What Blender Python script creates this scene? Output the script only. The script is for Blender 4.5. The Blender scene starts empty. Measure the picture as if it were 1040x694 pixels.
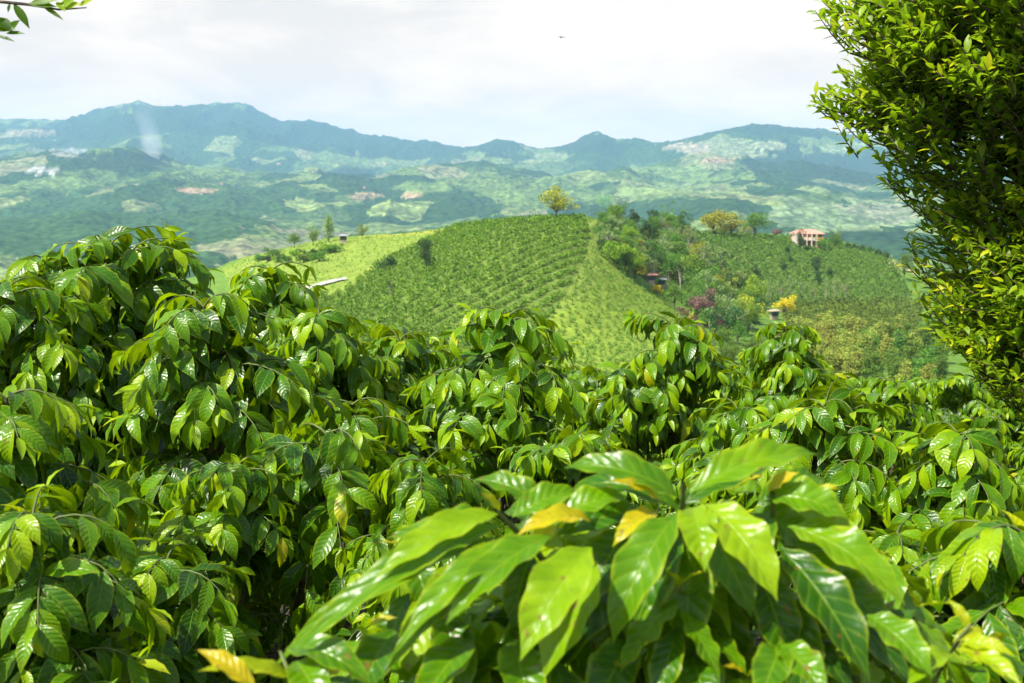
import bpy, math, random
import numpy as np
from mathutils import Vector

sc = bpy.context.scene
COL = sc.collection
rs = np.random.RandomState(7)
random.seed(7)

# ------------------------------------------------------------ camera, world, sun, exposure
F = 1011.0                      # focal length in photograph pixels (35 mm on 36 mm, 1040 px)
CAMZ = 2.15
TH = math.atan(157.0 / F)       # camera looks down by this angle
cam_d = bpy.data.cameras.new('camera')
cam_d.lens = 35.0; cam_d.sensor_width = 36.0
cam_d.clip_start = 0.05; cam_d.clip_end = 40000
cam_d.dof.use_dof = True; cam_d.dof.focus_distance = 4.2; cam_d.dof.aperture_fstop = 6.3
cam = bpy.data.objects.new('camera', cam_d); COL.objects.link(cam)
cam.location = (0, 0, CAMZ); cam.rotation_euler = (math.pi / 2 - TH, 0, 0)
sc.camera = cam

SUN_EL = math.radians(53); SUN_AZ = math.radians(-122)      # azimuth clockwise from +Y (view direction)
to_sun = Vector((math.sin(SUN_AZ) * math.cos(SUN_EL), math.cos(SUN_AZ) * math.cos(SUN_EL), math.sin(SUN_EL)))
sd = bpy.data.lights.new('sun', 'SUN'); sd.energy = 5.0; sd.angle = math.radians(0.53); sd.color = (1.0, 0.955, 0.87)
so = bpy.data.objects.new('sun', sd); COL.objects.link(so)
so.rotation_euler = to_sun.to_track_quat('Z', 'Y').to_euler(); so.location = (0, 0, 50)

w = bpy.data.worlds.new('World'); sc.world = w; w.use_nodes = True
nt = w.node_tree; nt.nodes.clear()
def N(nt, t, **k):
    n = nt.nodes.new(t)
    for a, b in k.items(): setattr(n, a, b)
    return n
wo = N(nt, 'ShaderNodeOutputWorld'); bg = N(nt, 'ShaderNodeBackground'); bg.inputs['Strength'].default_value = 0.1
sky = N(nt, 'ShaderNodeTexSky', sky_type='NISHITA'); sky.sun_disc = False
sky.sun_elevation = SUN_EL; sky.sun_rotation = SUN_AZ; sky.air_density = 1.2; sky.dust_density = 2.0; sky.ozone_density = 1.5
tc = N(nt, 'ShaderNodeTexCoord'); sep = N(nt, 'ShaderNodeSeparateXYZ')
mp = N(nt, 'ShaderNodeMapping'); mp.inputs['Scale'].default_value = (1.0, 1.0, 3.2)
n1 = N(nt, 'ShaderNodeTexNoise'); n1.inputs['Scale'].default_value = 4.5; n1.inputs['Detail'].default_value = 9; n1.inputs['Roughness'].default_value = 0.6; n1.inputs['Distortion'].default_value = 0.35
r1 = N(nt, 'ShaderNodeValToRGB'); r1.color_ramp.elements[0].position = 0.42; r1.color_ramp.elements[0].color = (3.95, 4.02, 4.08, 1)
r1.color_ramp.elements[1].position = 0.58; r1.color_ramp.elements[1].color = (5.0, 5.0, 4.97, 1)
cov = N(nt, 'ShaderNodeMapRange'); cov.inputs['From Min'].default_value = 0.30; cov.inputs['From Max'].default_value = 0.62
cov.inputs['To Min'].default_value = 0.97; cov.inputs['To Max'].default_value = 0.12
mx = N(nt, 'ShaderNodeMix', data_type='RGBA')
L = nt.links.new
L(tc.outputs['Generated'], mp.inputs['Vector']); L(mp.outputs['Vector'], n1.inputs['Vector']); L(n1.outputs['Fac'], r1.inputs['Fac'])
# towards the horizon the cloud is seen through more air and is warmer and brighter
lowb = N(nt, 'ShaderNodeMapRange'); lowb.inputs['From Min'].default_value = 0.05; lowb.inputs['From Max'].default_value = 0.28
L(sep.outputs['Z'], lowb.inputs['Value']); lt = N(nt, 'ShaderNodeMix', data_type='RGBA'); lt.inputs['A'].default_value = (1.72, 1.20, 0.80, 1); lt.inputs['B'].default_value = (1, 1, 1, 1)
L(lowb.outputs['Result'], lt.inputs['Factor']); cb = N(nt, 'ShaderNodeVectorMath', operation='MULTIPLY'); L(r1.outputs['Color'], cb.inputs[0]); L(lt.outputs['Result'], cb.inputs[1])
L(tc.outputs['Generated'], sep.inputs[0]); L(sep.outputs['Z'], cov.inputs['Value'])
L(cov.outputs['Result'], mx.inputs['Factor']); L(sky.outputs['Color'], mx.inputs['A']); L(cb.outputs[0], mx.inputs['B'])
L(mx.outputs['Result'], bg.inputs['Color']); L(bg.outputs['Background'], wo.inputs['Surface'])

sc.view_settings.view_transform = 'Standard'; sc.view_settings.look = 'None'
sc.view_settings.exposure = 0.98; sc.view_settings.gamma = 1.0; sc.view_settings.use_curve_mapping = False
sc.render.engine = 'CYCLES'
cy = sc.cycles
cy.max_bounces = 7; cy.diffuse_bounces = 3; cy.glossy_bounces = 2; cy.transmission_bounces = 4; cy.transparent_max_bounces = 4; cy.volume_bounces = 1
cy.use_denoising = True
try: cy.denoiser = 'OPENIMAGEDENOISE'; cy.denoising_input_passes = 'RGB_ALBEDO_NORMAL'; cy.denoising_prefilter = 'ACCURATE'
except Exception: pass
cy.use_adaptive_sampling = True; cy.adaptive_threshold = 0.015
cy.sample_clamp_indirect = 6

# ------------------------------------------------------------ helpers
def slope(py): return np.tan(np.arctan((347.0 - np.asarray(py, float)) / F) - TH)
def pix(x, y, z):
    zz = z - CAMZ
    dep = y * math.cos(TH) - zz * math.sin(TH)
    v = y * math.sin(TH) + zz * math.cos(TH)
    return 520 + F * x / dep, 347 - F * v / dep
def at(px, py, y):
    """world point seen at a pixel of the photograph at forward distance y"""
    v = (347.0 - py) / F; u = (px - 520.0) / F
    dy = math.cos(TH) + v * math.sin(TH); dz = -math.sin(TH) + v * math.cos(TH)
    t = y / dy
    return np.array([u * t, y, CAMZ + dz * t])

def tag(o, label=None, cat=None, group=None, kind=None):
    if label: o['label'] = label
    if cat: o['category'] = cat
    if group: o['group'] = group
    if kind: o['kind'] = kind
    return o
def empty(name, loc, label, cat, group=None, rz=0.0, s=1.0):
    o = bpy.data.objects.new(name, None); COL.objects.link(o)
    o.location = loc; o.rotation_euler = (0, 0, rz); o.scale = (s, s, s); o.empty_display_size = 0.2
    return tag(o, label, cat, group)
def mesh_np(name, V, Q, mat, attrs=None, smooth=True):
    """quads (or triangles) from numpy arrays"""
    V = np.asarray(V, np.float32).reshape(-1, 3); Q = np.asarray(Q, np.int32); k = Q.shape[1]
    me = bpy.data.meshes.new(name)
    me.vertices.add(len(V)); me.vertices.foreach_set('co', V.ravel())
    me.loops.add(Q.size); me.loops.foreach_set('vertex_index', Q.ravel())
    me.polygons.add(len(Q)); me.polygons.foreach_set('loop_start', np.arange(0, Q.size, k, dtype=np.int32))
    me.polygons.foreach_set('use_smooth', np.full(len(Q), smooth))
    for an, (ty, arr) in (attrs or {}).items():
        a = me.attributes.new(an, ty, 'POINT')
        key = {'FLOAT': 'value', 'FLOAT_VECTOR': 'vector', 'FLOAT_COLOR': 'color'}[ty]
        a.data.foreach_set(key, np.asarray(arr, np.float32).ravel())
    me.materials.append(mat); me.update(); me.validate()
    return me
def link(name, me, parent=None):
    o = bpy.data.objects.new(name, me); COL.objects.link(o)
    if parent: o.parent = parent
    return o
class MB:
    """collects boxes, tubes and quads into one mesh"""
    def __init__(s): s.V = []; s.Q = []; s.n = 0
    def add(s, V, Q):
        V = np.asarray(V, float); s.V.append(V); s.Q.append(np.asarray(Q, int) + s.n); s.n += len(V)
    def box(s, x0, x1, y0, y1, z0, z1):
        V = [(x, y, z) for z in (z0, z1) for (x, y) in ((x0, y0), (x1, y0), (x1, y1), (x0, y1))]
        s.add(V, [(0, 3, 2, 1), (4, 5, 6, 7), (0, 1, 5, 4), (1, 2, 6, 5), (2, 3, 7, 6), (3, 0, 4, 7)])
    def tube(s, P, R, k=6):
        P = np.asarray(P, float); n = len(P); R = np.broadcast_to(np.asarray(R, float), (n,))
        T = np.gradient(P, axis=0); T /= np.linalg.norm(T, axis=1)[:, None] + 1e-9
        ref = np.where(np.abs(T[:, 2:3]) > 0.9, np.array([[1., 0, 0]]), np.array([[0, 0, 1.]]))
        A = np.cross(T, ref); A /= np.linalg.norm(A, axis=1)[:, None] + 1e-9; B = np.cross(T, A)
        an = np.arange(k) * 2 * math.pi / k
        V = P[:, None] + R[:, None, None] * (np.cos(an)[None, :, None] * A[:, None] + np.sin(an)[None, :, None] * B[:, None])
        Q = [(i * k + j, i * k + (j + 1) % k, (i + 1) * k + (j + 1) % k, (i + 1) * k + j) for i in range(n - 1) for j in range(k)]
        s.add(V.reshape(-1, 3), Q)
    def mesh(s, name, mat, smooth=False): return mesh_np(name, np.concatenate(s.V), np.concatenate(s.Q), mat, smooth=smooth)

def unit(a): return a / (np.linalg.norm(a, axis=-1, keepdims=True) + 1e-9)

# value noise
_P = rs.permutation(4096).astype(np.int64); _G = rs.rand(4096)
def vnoise(x, y):
    xi = np.floor(x).astype(np.int64); yi = np.floor(y).astype(np.int64); fx = x - xi; fy = y - yi
    fx = fx * fx * fx * (fx * (fx * 6 - 15) + 10); fy = fy * fy * fy * (fy * (fy * 6 - 15) + 10)
    h = lambda a, b: _G[_P[(_P[a & 4095] + b) & 4095]]
    return (h(xi, yi) * (1 - fx) + h(xi + 1, yi) * fx) * (1 - fy) + (h(xi, yi + 1) * (1 - fx) + h(xi + 1, yi + 1) * fx) * fy
def fbm(x, y, o=5, g=0.5, ridged=False):
    t = 0; a = 1.0; s = 0
    for i in range(o):
        n = vnoise(x * 2 ** i + 17.3 * i, y * 2 ** i + 5.1 * i)
        if ridged: n = 1 - np.abs(2 * n - 1)
        t = t + a * n; s += a; a *= g
    return t / s

# ------------------------------------------------------------ materials
def newmat(name):
    m = bpy.data.materials.new(name); m.use_nodes = True; nt = m.node_tree
    return m, nt, nt.nodes['Principled BSDF'], nt.nodes['Material Output']
def ramp(nt, stops, interp='LINEAR'):
    r = N(nt, 'ShaderNodeValToRGB'); r.color_ramp.interpolation = interp; e = r.color_ramp.elements
    while len(e) < len(stops): e.new(0.5)
    for el, (p, c) in zip(e, stops): el.position = p; el.color = (*c, 1)
    return r
def math_n(nt, op, a, b=None, c=None):
    n = N(nt, 'ShaderNodeMath', operation=op)
    for i, v in enumerate((a, b, c)):
        if v is None: continue
        if isinstance(v, (int, float)): n.inputs[i].default_value = v
        else: nt.links.new(v, n.inputs[i])
    return n.outputs[0]

def leaf_material(name, stops, vein=(0.24, 0.38, 0.02), rough=0.24, trans=0.38, tcol=(0.50, 0.70, 0.0), nveins=9.0, bump=0.36, vein_amt=0.55, spec=0.36, dark=0.28):
    m, nt, p, out = newmat(name); l = nt.links.new
    a = N(nt, 'ShaderNodeAttribute', attribute_name='leaf'); s = N(nt, 'ShaderNodeSeparateXYZ'); l(a.outputs['Vector'], s.inputs[0])
    u, v, age = s.outputs[0], s.outputs[1], s.outputs[2]
    rn = N(nt, 'ShaderNodeAttribute', attribute_name='rnd').outputs['Fac']
    au = math_n(nt, 'ABSOLUTE', u)
    geo = N(nt, 'ShaderNodeTexCoord')
    nz = N(nt, 'ShaderNodeTexNoise'); nz.inputs['Scale'].default_value = 28; nz.inputs['Detail'].default_value = 3; l(geo.outputs['Object'], nz.inputs['Vector'])
    # age jittered by the leaf's own random number and by blotches
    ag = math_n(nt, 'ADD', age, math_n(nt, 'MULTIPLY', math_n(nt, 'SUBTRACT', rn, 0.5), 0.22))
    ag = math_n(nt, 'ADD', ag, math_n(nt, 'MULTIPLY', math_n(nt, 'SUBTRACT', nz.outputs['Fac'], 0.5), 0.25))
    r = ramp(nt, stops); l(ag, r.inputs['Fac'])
    # side veins: sine of (v - 0.28|u|) ; midrib: |u| small
    ph = math_n(nt, 'MULTIPLY', math_n(nt, 'SUBTRACT', v, math_n(nt, 'MULTIPLY', au, 0.16)), nveins * 2 * math.pi)
    ph = math_n(nt, 'ADD', ph, math_n(nt, 'ADD', math_n(nt, 'MULTIPLY', rn, 30.0), math_n(nt, 'MULTIPLY', nz.outputs['Fac'], 2.4)))
    wv = math_n(nt, 'MULTIPLY', math_n(nt, 'ADD', math_n(nt, 'SINE', ph), 1.0), 0.5)     # 0..1 bulge between veins
    vn = math_n(nt, 'POWER', math_n(nt, 'SUBTRACT', 1.0, wv), 9.0)
    mid = N(nt, 'ShaderNodeMapRange'); mid.inputs['From Min'].default_value = 0.015; mid.inputs['From Max'].default_value = 0.075
    mid.inputs['To Min'].default_value = 1.0; mid.inputs['To Max'].default_value = 0.0; l(au, mid.inputs['Value'])
    vm = math_n(nt, 'MULTIPLY', math_n(nt, 'MAXIMUM', mid.outputs['Result'], math_n(nt, 'MULTIPLY', vn, 0.45)), vein_amt)
    mc = N(nt, 'ShaderNodeMix', data_type='RGBA'); mc.inputs['B'].default_value = (*vein, 1)
    l(vm, mc.inputs['Factor']); l(r.outputs['Color'], mc.inputs['A'])
    mg = N(nt, 'ShaderNodeMapRange'); mg.inputs['From Min'].default_value = 0.80; mg.inputs['From Max'].default_value = 1.0; mg.inputs['To Max'].default_value = 0.45; l(math_n(nt, 'ADD', au, math_n(nt, 'MULTIPLY', math_n(nt, 'SUBTRACT', nz.outputs['Fac'], 0.5), 0.5)), mg.inputs['Value'])
    mm = N(nt, 'ShaderNodeMix', data_type='RGBA'); mm.inputs['B'].default_value = (0.38, 0.46, 0.01, 1); l(mg.outputs['Result'], mm.inputs['Factor']); l(mc.outputs['Result'], mm.inputs['A'])
    sp = N(nt, 'ShaderNodeTexNoise'); sp.inputs['Scale'].default_value = 75; sp.inputs['Detail'].default_value = 2; l(geo.outputs['Object'], sp.inputs['Vector'])
    sr = ramp(nt, [(0.71, (0, 0, 0)), (0.75, (1, 1, 1))]); l(math_n(nt, 'ADD', sp.outputs['Fac'], math_n(nt, 'MULTIPLY', rn, 0.06)), sr.inputs['Fac'])
    mc = N(nt, 'ShaderNodeMix', data_type='RGBA'); mc.inputs['B'].default_value = (0.22, 0.13, 0.03, 1); l(math_n(nt, 'MULTIPLY', sr.outputs['Color'], 0.85), mc.inputs['Factor']); l(mm.outputs['Result'], mc.inputs['A'])
    # underside is paler and matt
    bf = N(nt, 'ShaderNodeNewGeometry').outputs['Backfacing']
    mb = N(nt, 'ShaderNodeMix', data_type='RGBA', blend_type='MIX'); mb.inputs['B'].default_value = (0.13, 0.26, 0.008, 1)
    l(math_n(nt, 'MULTIPLY', bf, 0.45), mb.inputs['Factor']); l(mc.outputs['Result'], mb.inputs['A'])
    l(mb.outputs['Result'], p.inputs['Base Color'])
    l(math_n(nt, 'ADD', math_n(nt, 'MULTIPLY', bf, 0.25), math_n(nt, 'ADD', rough, math_n(nt, 'MULTIPLY', nz.outputs['Fac'], 0.12))), p.inputs['Roughness'])
    p.inputs['Specular IOR Level'].default_value = spec
    h = math_n(nt, 'SUBTRACT', math_n(nt, 'POWER', wv, 0.6), math_n(nt, 'MULTIPLY', mid.outputs['Result'], 1.2))
    b = N(nt, 'ShaderNodeBump'); b.inputs['Strength'].default_value = bump; b.inputs['Distance'].default_value = 0.0022
    h = math_n(nt, 'ADD', h, math_n(nt, 'MULTIPLY', sp.outputs['Fac'], 1.2)); l(h, b.inputs['Height']); l(b.outputs['Normal'], p.inputs['Normal'])
    t = N(nt, 'ShaderNodeBsdfTranslucent')
    hs = N(nt, 'ShaderNodeMix', data_type='RGBA', blend_type='MIX'); hs.inputs['B'].default_value = (*tcol, 1); hs.inputs['Factor'].default_value = 0.6
    l(mb.outputs['Result'], hs.inputs['A'])
    # translucent colour dimmed at low age, painting darkness into the gaps between shrubs
    tm = N(nt, 'ShaderNodeMix', data_type='RGBA', blend_type='MULTIPLY'); tm.inputs['Factor'].default_value = 1.0
    tr = ramp(nt, [(0.0, (dark, dark, dark)), (0.75, (1, 1, 1))]); l(ag, tr.inputs['Fac'])
    l(hs.outputs['Result'], tm.inputs['A']); l(tr.outputs['Color'], tm.inputs['B']); l(tm.outputs['Result'], t.inputs['Color'])
    ms = N(nt, 'ShaderNodeMixShader'); ms.inputs['Fac'].default_value = trans
    l(p.outputs['BSDF'], ms.inputs[1]); l(t.outputs['BSDF'], ms.inputs[2]); l(ms.outputs['Shader'], out.inputs['Surface'])
    return m
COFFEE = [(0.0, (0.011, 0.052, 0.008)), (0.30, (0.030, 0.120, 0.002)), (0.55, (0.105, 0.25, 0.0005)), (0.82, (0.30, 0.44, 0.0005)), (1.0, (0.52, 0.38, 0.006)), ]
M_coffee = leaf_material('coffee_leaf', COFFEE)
M_tree = leaf_material('tree_leaf', [(0.0, (0.028, 0.085, 0.006)), (0.40, (0.055, 0.14, 0.004)), (0.8, (0.26, 0.40, 0.006)), (1.0, (0.55, 0.56, 0.01))],
                       rough=0.36, trans=0.5, bump=0.12, vein_amt=0.2, spec=0.35, tcol=(0.40, 0.62, 0.01), dark=0.7)
M_weed = leaf_material('weed_leaf', [(0.0, (0.03, 0.10, 0.01)), (0.6, (0.09, 0.24, 0.015)), (1.0, (0.25, 0.42, 0.02))], rough=0.5, trans=0.35, bump=0.1, vein_amt=0.2)

def simple(name, c, rough=0.8, var=0.25, scale=6.0, bump=0.0, spec=0.3):
    m, nt, p, out = newmat(name); l = nt.links.new
    t = N(nt, 'ShaderNodeTexCoord'); nz = N(nt, 'ShaderNodeTexNoise'); nz.inputs['Scale'].default_value = scale; nz.inputs['Detail'].default_value = 5
    l(t.outputs['Object'], nz.inputs['Vector'])
    r = ramp(nt, [(0.3, tuple(x * (1 - var) for x in c)), (0.7, tuple(min(1, x * (1 + var)) for x in c))]); l(nz.outputs['Fac'], r.inputs['Fac'])
    l(r.outputs['Color'], p.inputs['Base Color']); p.inputs['Roughness'].default_value = rough; p.inputs['Specular IOR Level'].default_value = spec
    if bump:
        b = N(nt, 'ShaderNodeBump'); b.inputs['Strength'].default_value = bump; b.inputs['Distance'].default_value = 0.02
        l(nz.outputs['Fac'], b.inputs['Height']); l(b.outputs['Normal'], p.inputs['Normal'])
    return m
M_bark = simple('bark', (0.10, 0.075, 0.05), 0.9, 0.4, 30, 0.8)
M_twig = simple('green_twig', (0.09, 0.12, 0.03), 0.6, 0.3, 20)
M_palebark = simple('pale_bark', (0.33, 0.29, 0.23), 0.9, 0.3, 2, 0.3)

def foliage_mat(name, c0, c1, trans=0.25):
    m, nt, p, out = newmat(name); l = nt.links.new
    rn = N(nt, 'ShaderNodeAttribute', attribute_name='rnd').outputs['Fac']
    r = ramp(nt, [(0.0, c0), (1.0, c1)]); l(rn, r.inputs['Fac'])
    oi = N(nt, 'ShaderNodeObjectInfo'); hv = N(nt, 'ShaderNodeHueSaturation'); l(r.outputs['Color'], hv.inputs['Color'])
    l(math_n(nt, 'ADD', 0.48, math_n(nt, 'MULTIPLY', oi.outputs['Random'], 0.04)), hv.inputs['Hue'])
    l(math_n(nt, 'ADD', 0.8, math_n(nt, 'MULTIPLY', oi.outputs['Random'], 0.4)), hv.inputs['Value'])
    l(hv.outputs['Color'], p.inputs['Base Color']); p.inputs['Roughness'].default_value = 0.6; p.inputs['Specular IOR Level'].default_value = 0.25
    t = N(nt, 'ShaderNodeBsdfTranslucent'); l(hv.outputs['Color'], t.inputs['Color'])
    ms = N(nt, 'ShaderNodeMixShader'); ms.inputs['Fac'].default_value = trans
    l(p.outputs['BSDF'], ms.inputs[1]); l(t.outputs['BSDF'], ms.inputs[2]); l(ms.outputs['Shader'], out.inputs['Surface'])
    return m
FM = {
 'dark': foliage_mat('foliage_dark', (0.020, 0.06, 0.015), (0.07, 0.15, 0.025)),
 'mid': foliage_mat('foliage_mid', (0.05, 0.13, 0.015), (0.18, 0.31, 0.03)),
 'fresh': foliage_mat('foliage_fresh', (0.12, 0.27, 0.010), (0.30, 0.46, 0.02)),
 'pale': foliage_mat('foliage_pale', (0.14, 0.21, 0.06), (0.32, 0.40, 0.12)),
 'gold': foliage_mat('foliage_gold', (0.22, 0.28, 0.02), (0.46, 0.46, 0.03)),
 'yellow': foliage_mat('foliage_yellow', (0.40, 0.30, 0.012), (0.80, 0.58, 0.015)),
 'purple': foliage_mat('foliage_purple', (0.10, 0.05, 0.045), (0.28, 0.15, 0.12)),
 'bamboo': foliage_mat('foliage_poplar', (0.17, 0.24, 0.03), (0.42, 0.42, 0.07)),
 'field': foliage_mat('foliage_field_coffee', (0.055, 0.14, 0.008), (0.22, 0.35, 0.02)),
 'fielddark': foliage_mat('foliage_shade_coffee', (0.06, 0.12, 0.012), (0.19, 0.27, 0.03)),
 'pasture': foliage_mat('foliage_young_coffee', (0.10, 0.20, 0.02), (0.25, 0.36, 0.04)),
}

# ------------------------------------------------------------ terrain function
def near_ground(x, y):
    yy = np.maximum(y, -6)
    return -0.06 * yy - 0.008 * yy * np.abs(yy) * (yy > 0) - 0.03 * x
PXG = np.arange(-500, 1541, 5.0)
def tab(pts, sm=3):
    a = np.interp(PXG, [p[0] for p in pts], [p[1] for p in pts])
    if sm:
        k = np.exp(-0.5 * (np.arange(-3 * sm, 3 * sm + 1) / sm) ** 2); k /= k.sum()
        a = np.convolve(np.pad(a, 3 * sm, 'edge'), k, 'valid')
    return a
crestY = tab([(-500, 420), (200, 340), (300, 345), (420, 310), (510, 262), (590, 268), (640, 300), (700, 372), (790, 415), (850, 415), (905, 370), (940, 340), (1540, 380)], 4)
crestP = tab([(-500, 330), (120, 300), (200, 283), (240, 264), (300, 249), (340, 242), (420, 237), (465, 231), (495, 226), (520, 223), (590, 222), (620, 226), (650, 230), (700, 236), (790, 239), (830, 244), (870, 252), (905, 263), (940, 280), (1000, 295), (1540, 330)], 2)
midP = tab([(-500, 360), (200, 330), (300, 290), (360, 292), (450, 292), (520, 285), (590, 290), (640, 306), (700, 318), (790, 322), (880, 322), (940, 330), (1540, 350)], 4)
midY = tab([(-500, 250), (200, 230), (340, 230), (450, 195), (590, 190), (640, 205), (700, 235), (790, 255), (900, 250), (1540, 260)], 4)
foreP = tab([(-500, 390), (300, 350), (520, 345), (600, 352), (700, 368), (800, 376), (940, 384), (1540, 400)], 4)
interP = tab([(-500, 150), (0, 160), (60, 160), (95, 163), (130, 155), (165, 159), (200, 172), (280, 176), (330, 172), (380, 183), (440, 178), (500, 172), (560, 186), (620, 178), (680, 170), (720, 160), (800, 168), (870, 180), (1000, 175), (1540, 170)], 2)
footP = tab([(-500, 200), (0, 200), (100, 192), (200, 205), (260, 200), (330, 204), (420, 198), (520, 205), (600, 208), (700, 205), (790, 190), (870, 205), (1000, 200), (1540, 200)], 4)
skyP = tab([(-500, 128), (-100, 118), (0, 124), (30, 123), (62, 126), (95, 123), (120, 114), (150, 107), (166, 112), (200, 113), (235, 109), (252, 110), (275, 119), (290, 127), (340, 131), (372, 137), (430, 146), (470, 151), (485, 150), (505, 143), (525, 146), (545, 152), (578, 147), (592, 139), (606, 135), (622, 141), (645, 142), (662, 145), (690, 142), (715, 136), (745, 129), (780, 127), (830, 132), (870, 139), (940, 148), (1000, 140), (1100, 150), (1540, 130)], 0)
skyY = tab([(-500, 8500), (420, 8500), (500, 6800), (600, 6500), (680, 6000), (1540, 6000)], 4)
one = np.ones_like(PXG)
Yk = [20 * one, 70 * one, 120 * one, 160 * one, midY, crestY, crestY * 1.35, 1150 * one, 2000 * one, 3000 * one, 4200 * one, 5000 * one, skyY, skyY * 1.3, 16000 * one]
def zs(y, p): return CAMZ + y * slope(p)
zc = zs(crestY, crestP)
Zk = [-4.4 * one, -17 * one, zs(120, 405) * one, zs(160, foreP), zs(midY, midP), zc, zc - 38, zs(1150, 300) * one, zs(2000, 236) * one, zs(3000, footP),
      zs(4200, interP), zs(5000, np.where(PXG < 460, interP + 8, interP + 1)), zs(skyY, skyP), zs(skyY, skyP) - 260, zs(skyY, skyP) - 500]
Yk = np.array(Yk); Zk = np.array(Zk)
def terrain(x, y):
    x = np.asarray(x, float); y = np.asarray(y, float)
    r = np.hypot(x, y); ya = np.where(y > 0.5 * r, y, 0.5 * r)
    zn = near_ground(x, y)
    px = np.clip(520 + F * x / np.maximum(ya, 1e-3), -500, 1540)
    gi = (px + 500) / 5.0; i0 = np.clip(gi.astype(int), 0, len(PXG) - 2); f = gi - i0
    Y = Yk[:, i0] * (1 - f) + Yk[:, i0 + 1] * f; Z = Zk[:, i0] * (1 - f) + Zk[:, i0 + 1] * f
    LY = np.log(Y); h = np.diff(LY, axis=0); d = np.diff(Z, axis=0) / h
    K = len(Y); m = np.zeros_like(Z)
    same = (d[:-1] * d[1:]) > 0
    m[1:-1] = np.where(same, 2 * d[:-1] * d[1:] / np.where(same, d[:-1] + d[1:], 1), 0)
    m[0] = d[0]; m[-1] = d[-1]
    ly = np.log(np.clip(ya, 20, 15999)); z = np.zeros_like(ly)
    for k in range(K - 1):
        s = (ly >= LY[k]) & (ly <= LY[k + 1])
        t = np.clip((ly - LY[k]) / h[k], 0, 1); t2 = t * t; t3 = t2 * t
        v = (2 * t3 - 3 * t2 + 1) * Z[k] + (t3 - 2 * t2 + t) * h[k] * m[k] + (-2 * t3 + 3 * t2) * Z[k + 1] + (t3 - t2) * h[k] * m[k + 1]
        z = np.where(s, v, z)
    # rolling spurs and gullies, stronger away from the traced crests
    amp = np.interp(np.log(ya), np.log([60, 150, 300, 900, 1500, 2600, 4200, 5200, 7000, 12000]), [0, 1.0, 1.5, 14, 60, 90, 100, 90, 140, 120])
    near_sky = np.exp(-((np.log(ya) - LY[12]) / 0.09) ** 2)
    amp = amp * (1 - 0.93 * near_sky)
    big = np.where(ya > 700, 1.0, 0.0)
    n = 0.6 * fbm(x / 900 + 3.1, y / 1150 + 8.7, 6, 0.55, True) + 0.5 * fbm(x / 330 + 9.1, y / 480 + 2.7, 5, 0.55, True) - 0.68
    n2 = fbm(x / 45 + 3.1, y / 60 + 8.7, 3) - 0.5
    z = z + amp * np.where(ya > 700, n * 1.9, n2)
    z = z + np.where(ya > 700, near_sky * (34 * (fbm(x / 130, y / 300, 4, 0.6) - 0.5) + 12 * (vnoise(x / 14, y / 60) - 0.5)), 0)
    b = np.clip((ya - 14) / 6, 0, 1)
    return zn * (1 - b) + z * b
def hit(px, py, y0=60, y1=12000):
    """terrain point seen at a pixel"""
    ys = np.exp(np.linspace(math.log(y0), math.log(y1), 1500))
    v = (347.0 - py) / F; k = (math.cos(TH) + v * math.sin(TH)); xs = (px - 520.0) / F / k * ys
    rz = CAMZ + slope(py) * ys; tz = terrain(xs, ys)
    i = np.argmax(tz >= rz)
    if tz[i] < rz[i]: i = np.argmin(np.abs(tz - rz))
    return np.array([xs[i], ys[i], tz[i]])

# ---- landcover polygons in photograph pixels
def inpoly(px, py, poly):
    r = np.zeros(px.shape, bool); n = len(poly)
    for i in range(n):
        x0, y0 = poly[i]; x1, y1 = poly[(i + 1) % n]
        if y0 == y1: continue
        c = ((y0 > py) != (y1 > py)) & (px < (x1 - x0) * (py - y0) / (y1 - y0) + x0)
        r ^= c
    return r
P_COFFEE = [(340, 300), (385, 268), (440, 240), (478, 222), (505, 212), (590, 212), (600, 240), (590, 275), (560, 320), (545, 380), (200, 380), (300, 305)]
P_PASTURE = [(612, 250), (640, 285), (690, 318), (705, 400), (545, 400), (560, 320), (592, 275)]
P_STRIP = [(590, 212), (602, 214), (614, 245), (612, 275), (600, 300), (560, 320), (590, 275), (600, 240)]
P_BRIGHT = [(225, 275), (250, 262), (330, 243), (345, 238), (470, 226), (490, 222), (440, 242), (385, 270), (340, 300), (250, 310)]
P_RIGHT = [(690, 234), (860, 246), (900, 262), (925, 300), (910, 306), (770, 312), (735, 290), (715, 262)]
P_RIGHTLOW = [(790, 310), (935, 305), (935, 336), (800, 336)]
P_TANPATH = [(856, 251), (875, 252), (925, 268), (935, 282), (900, 268)]

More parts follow.
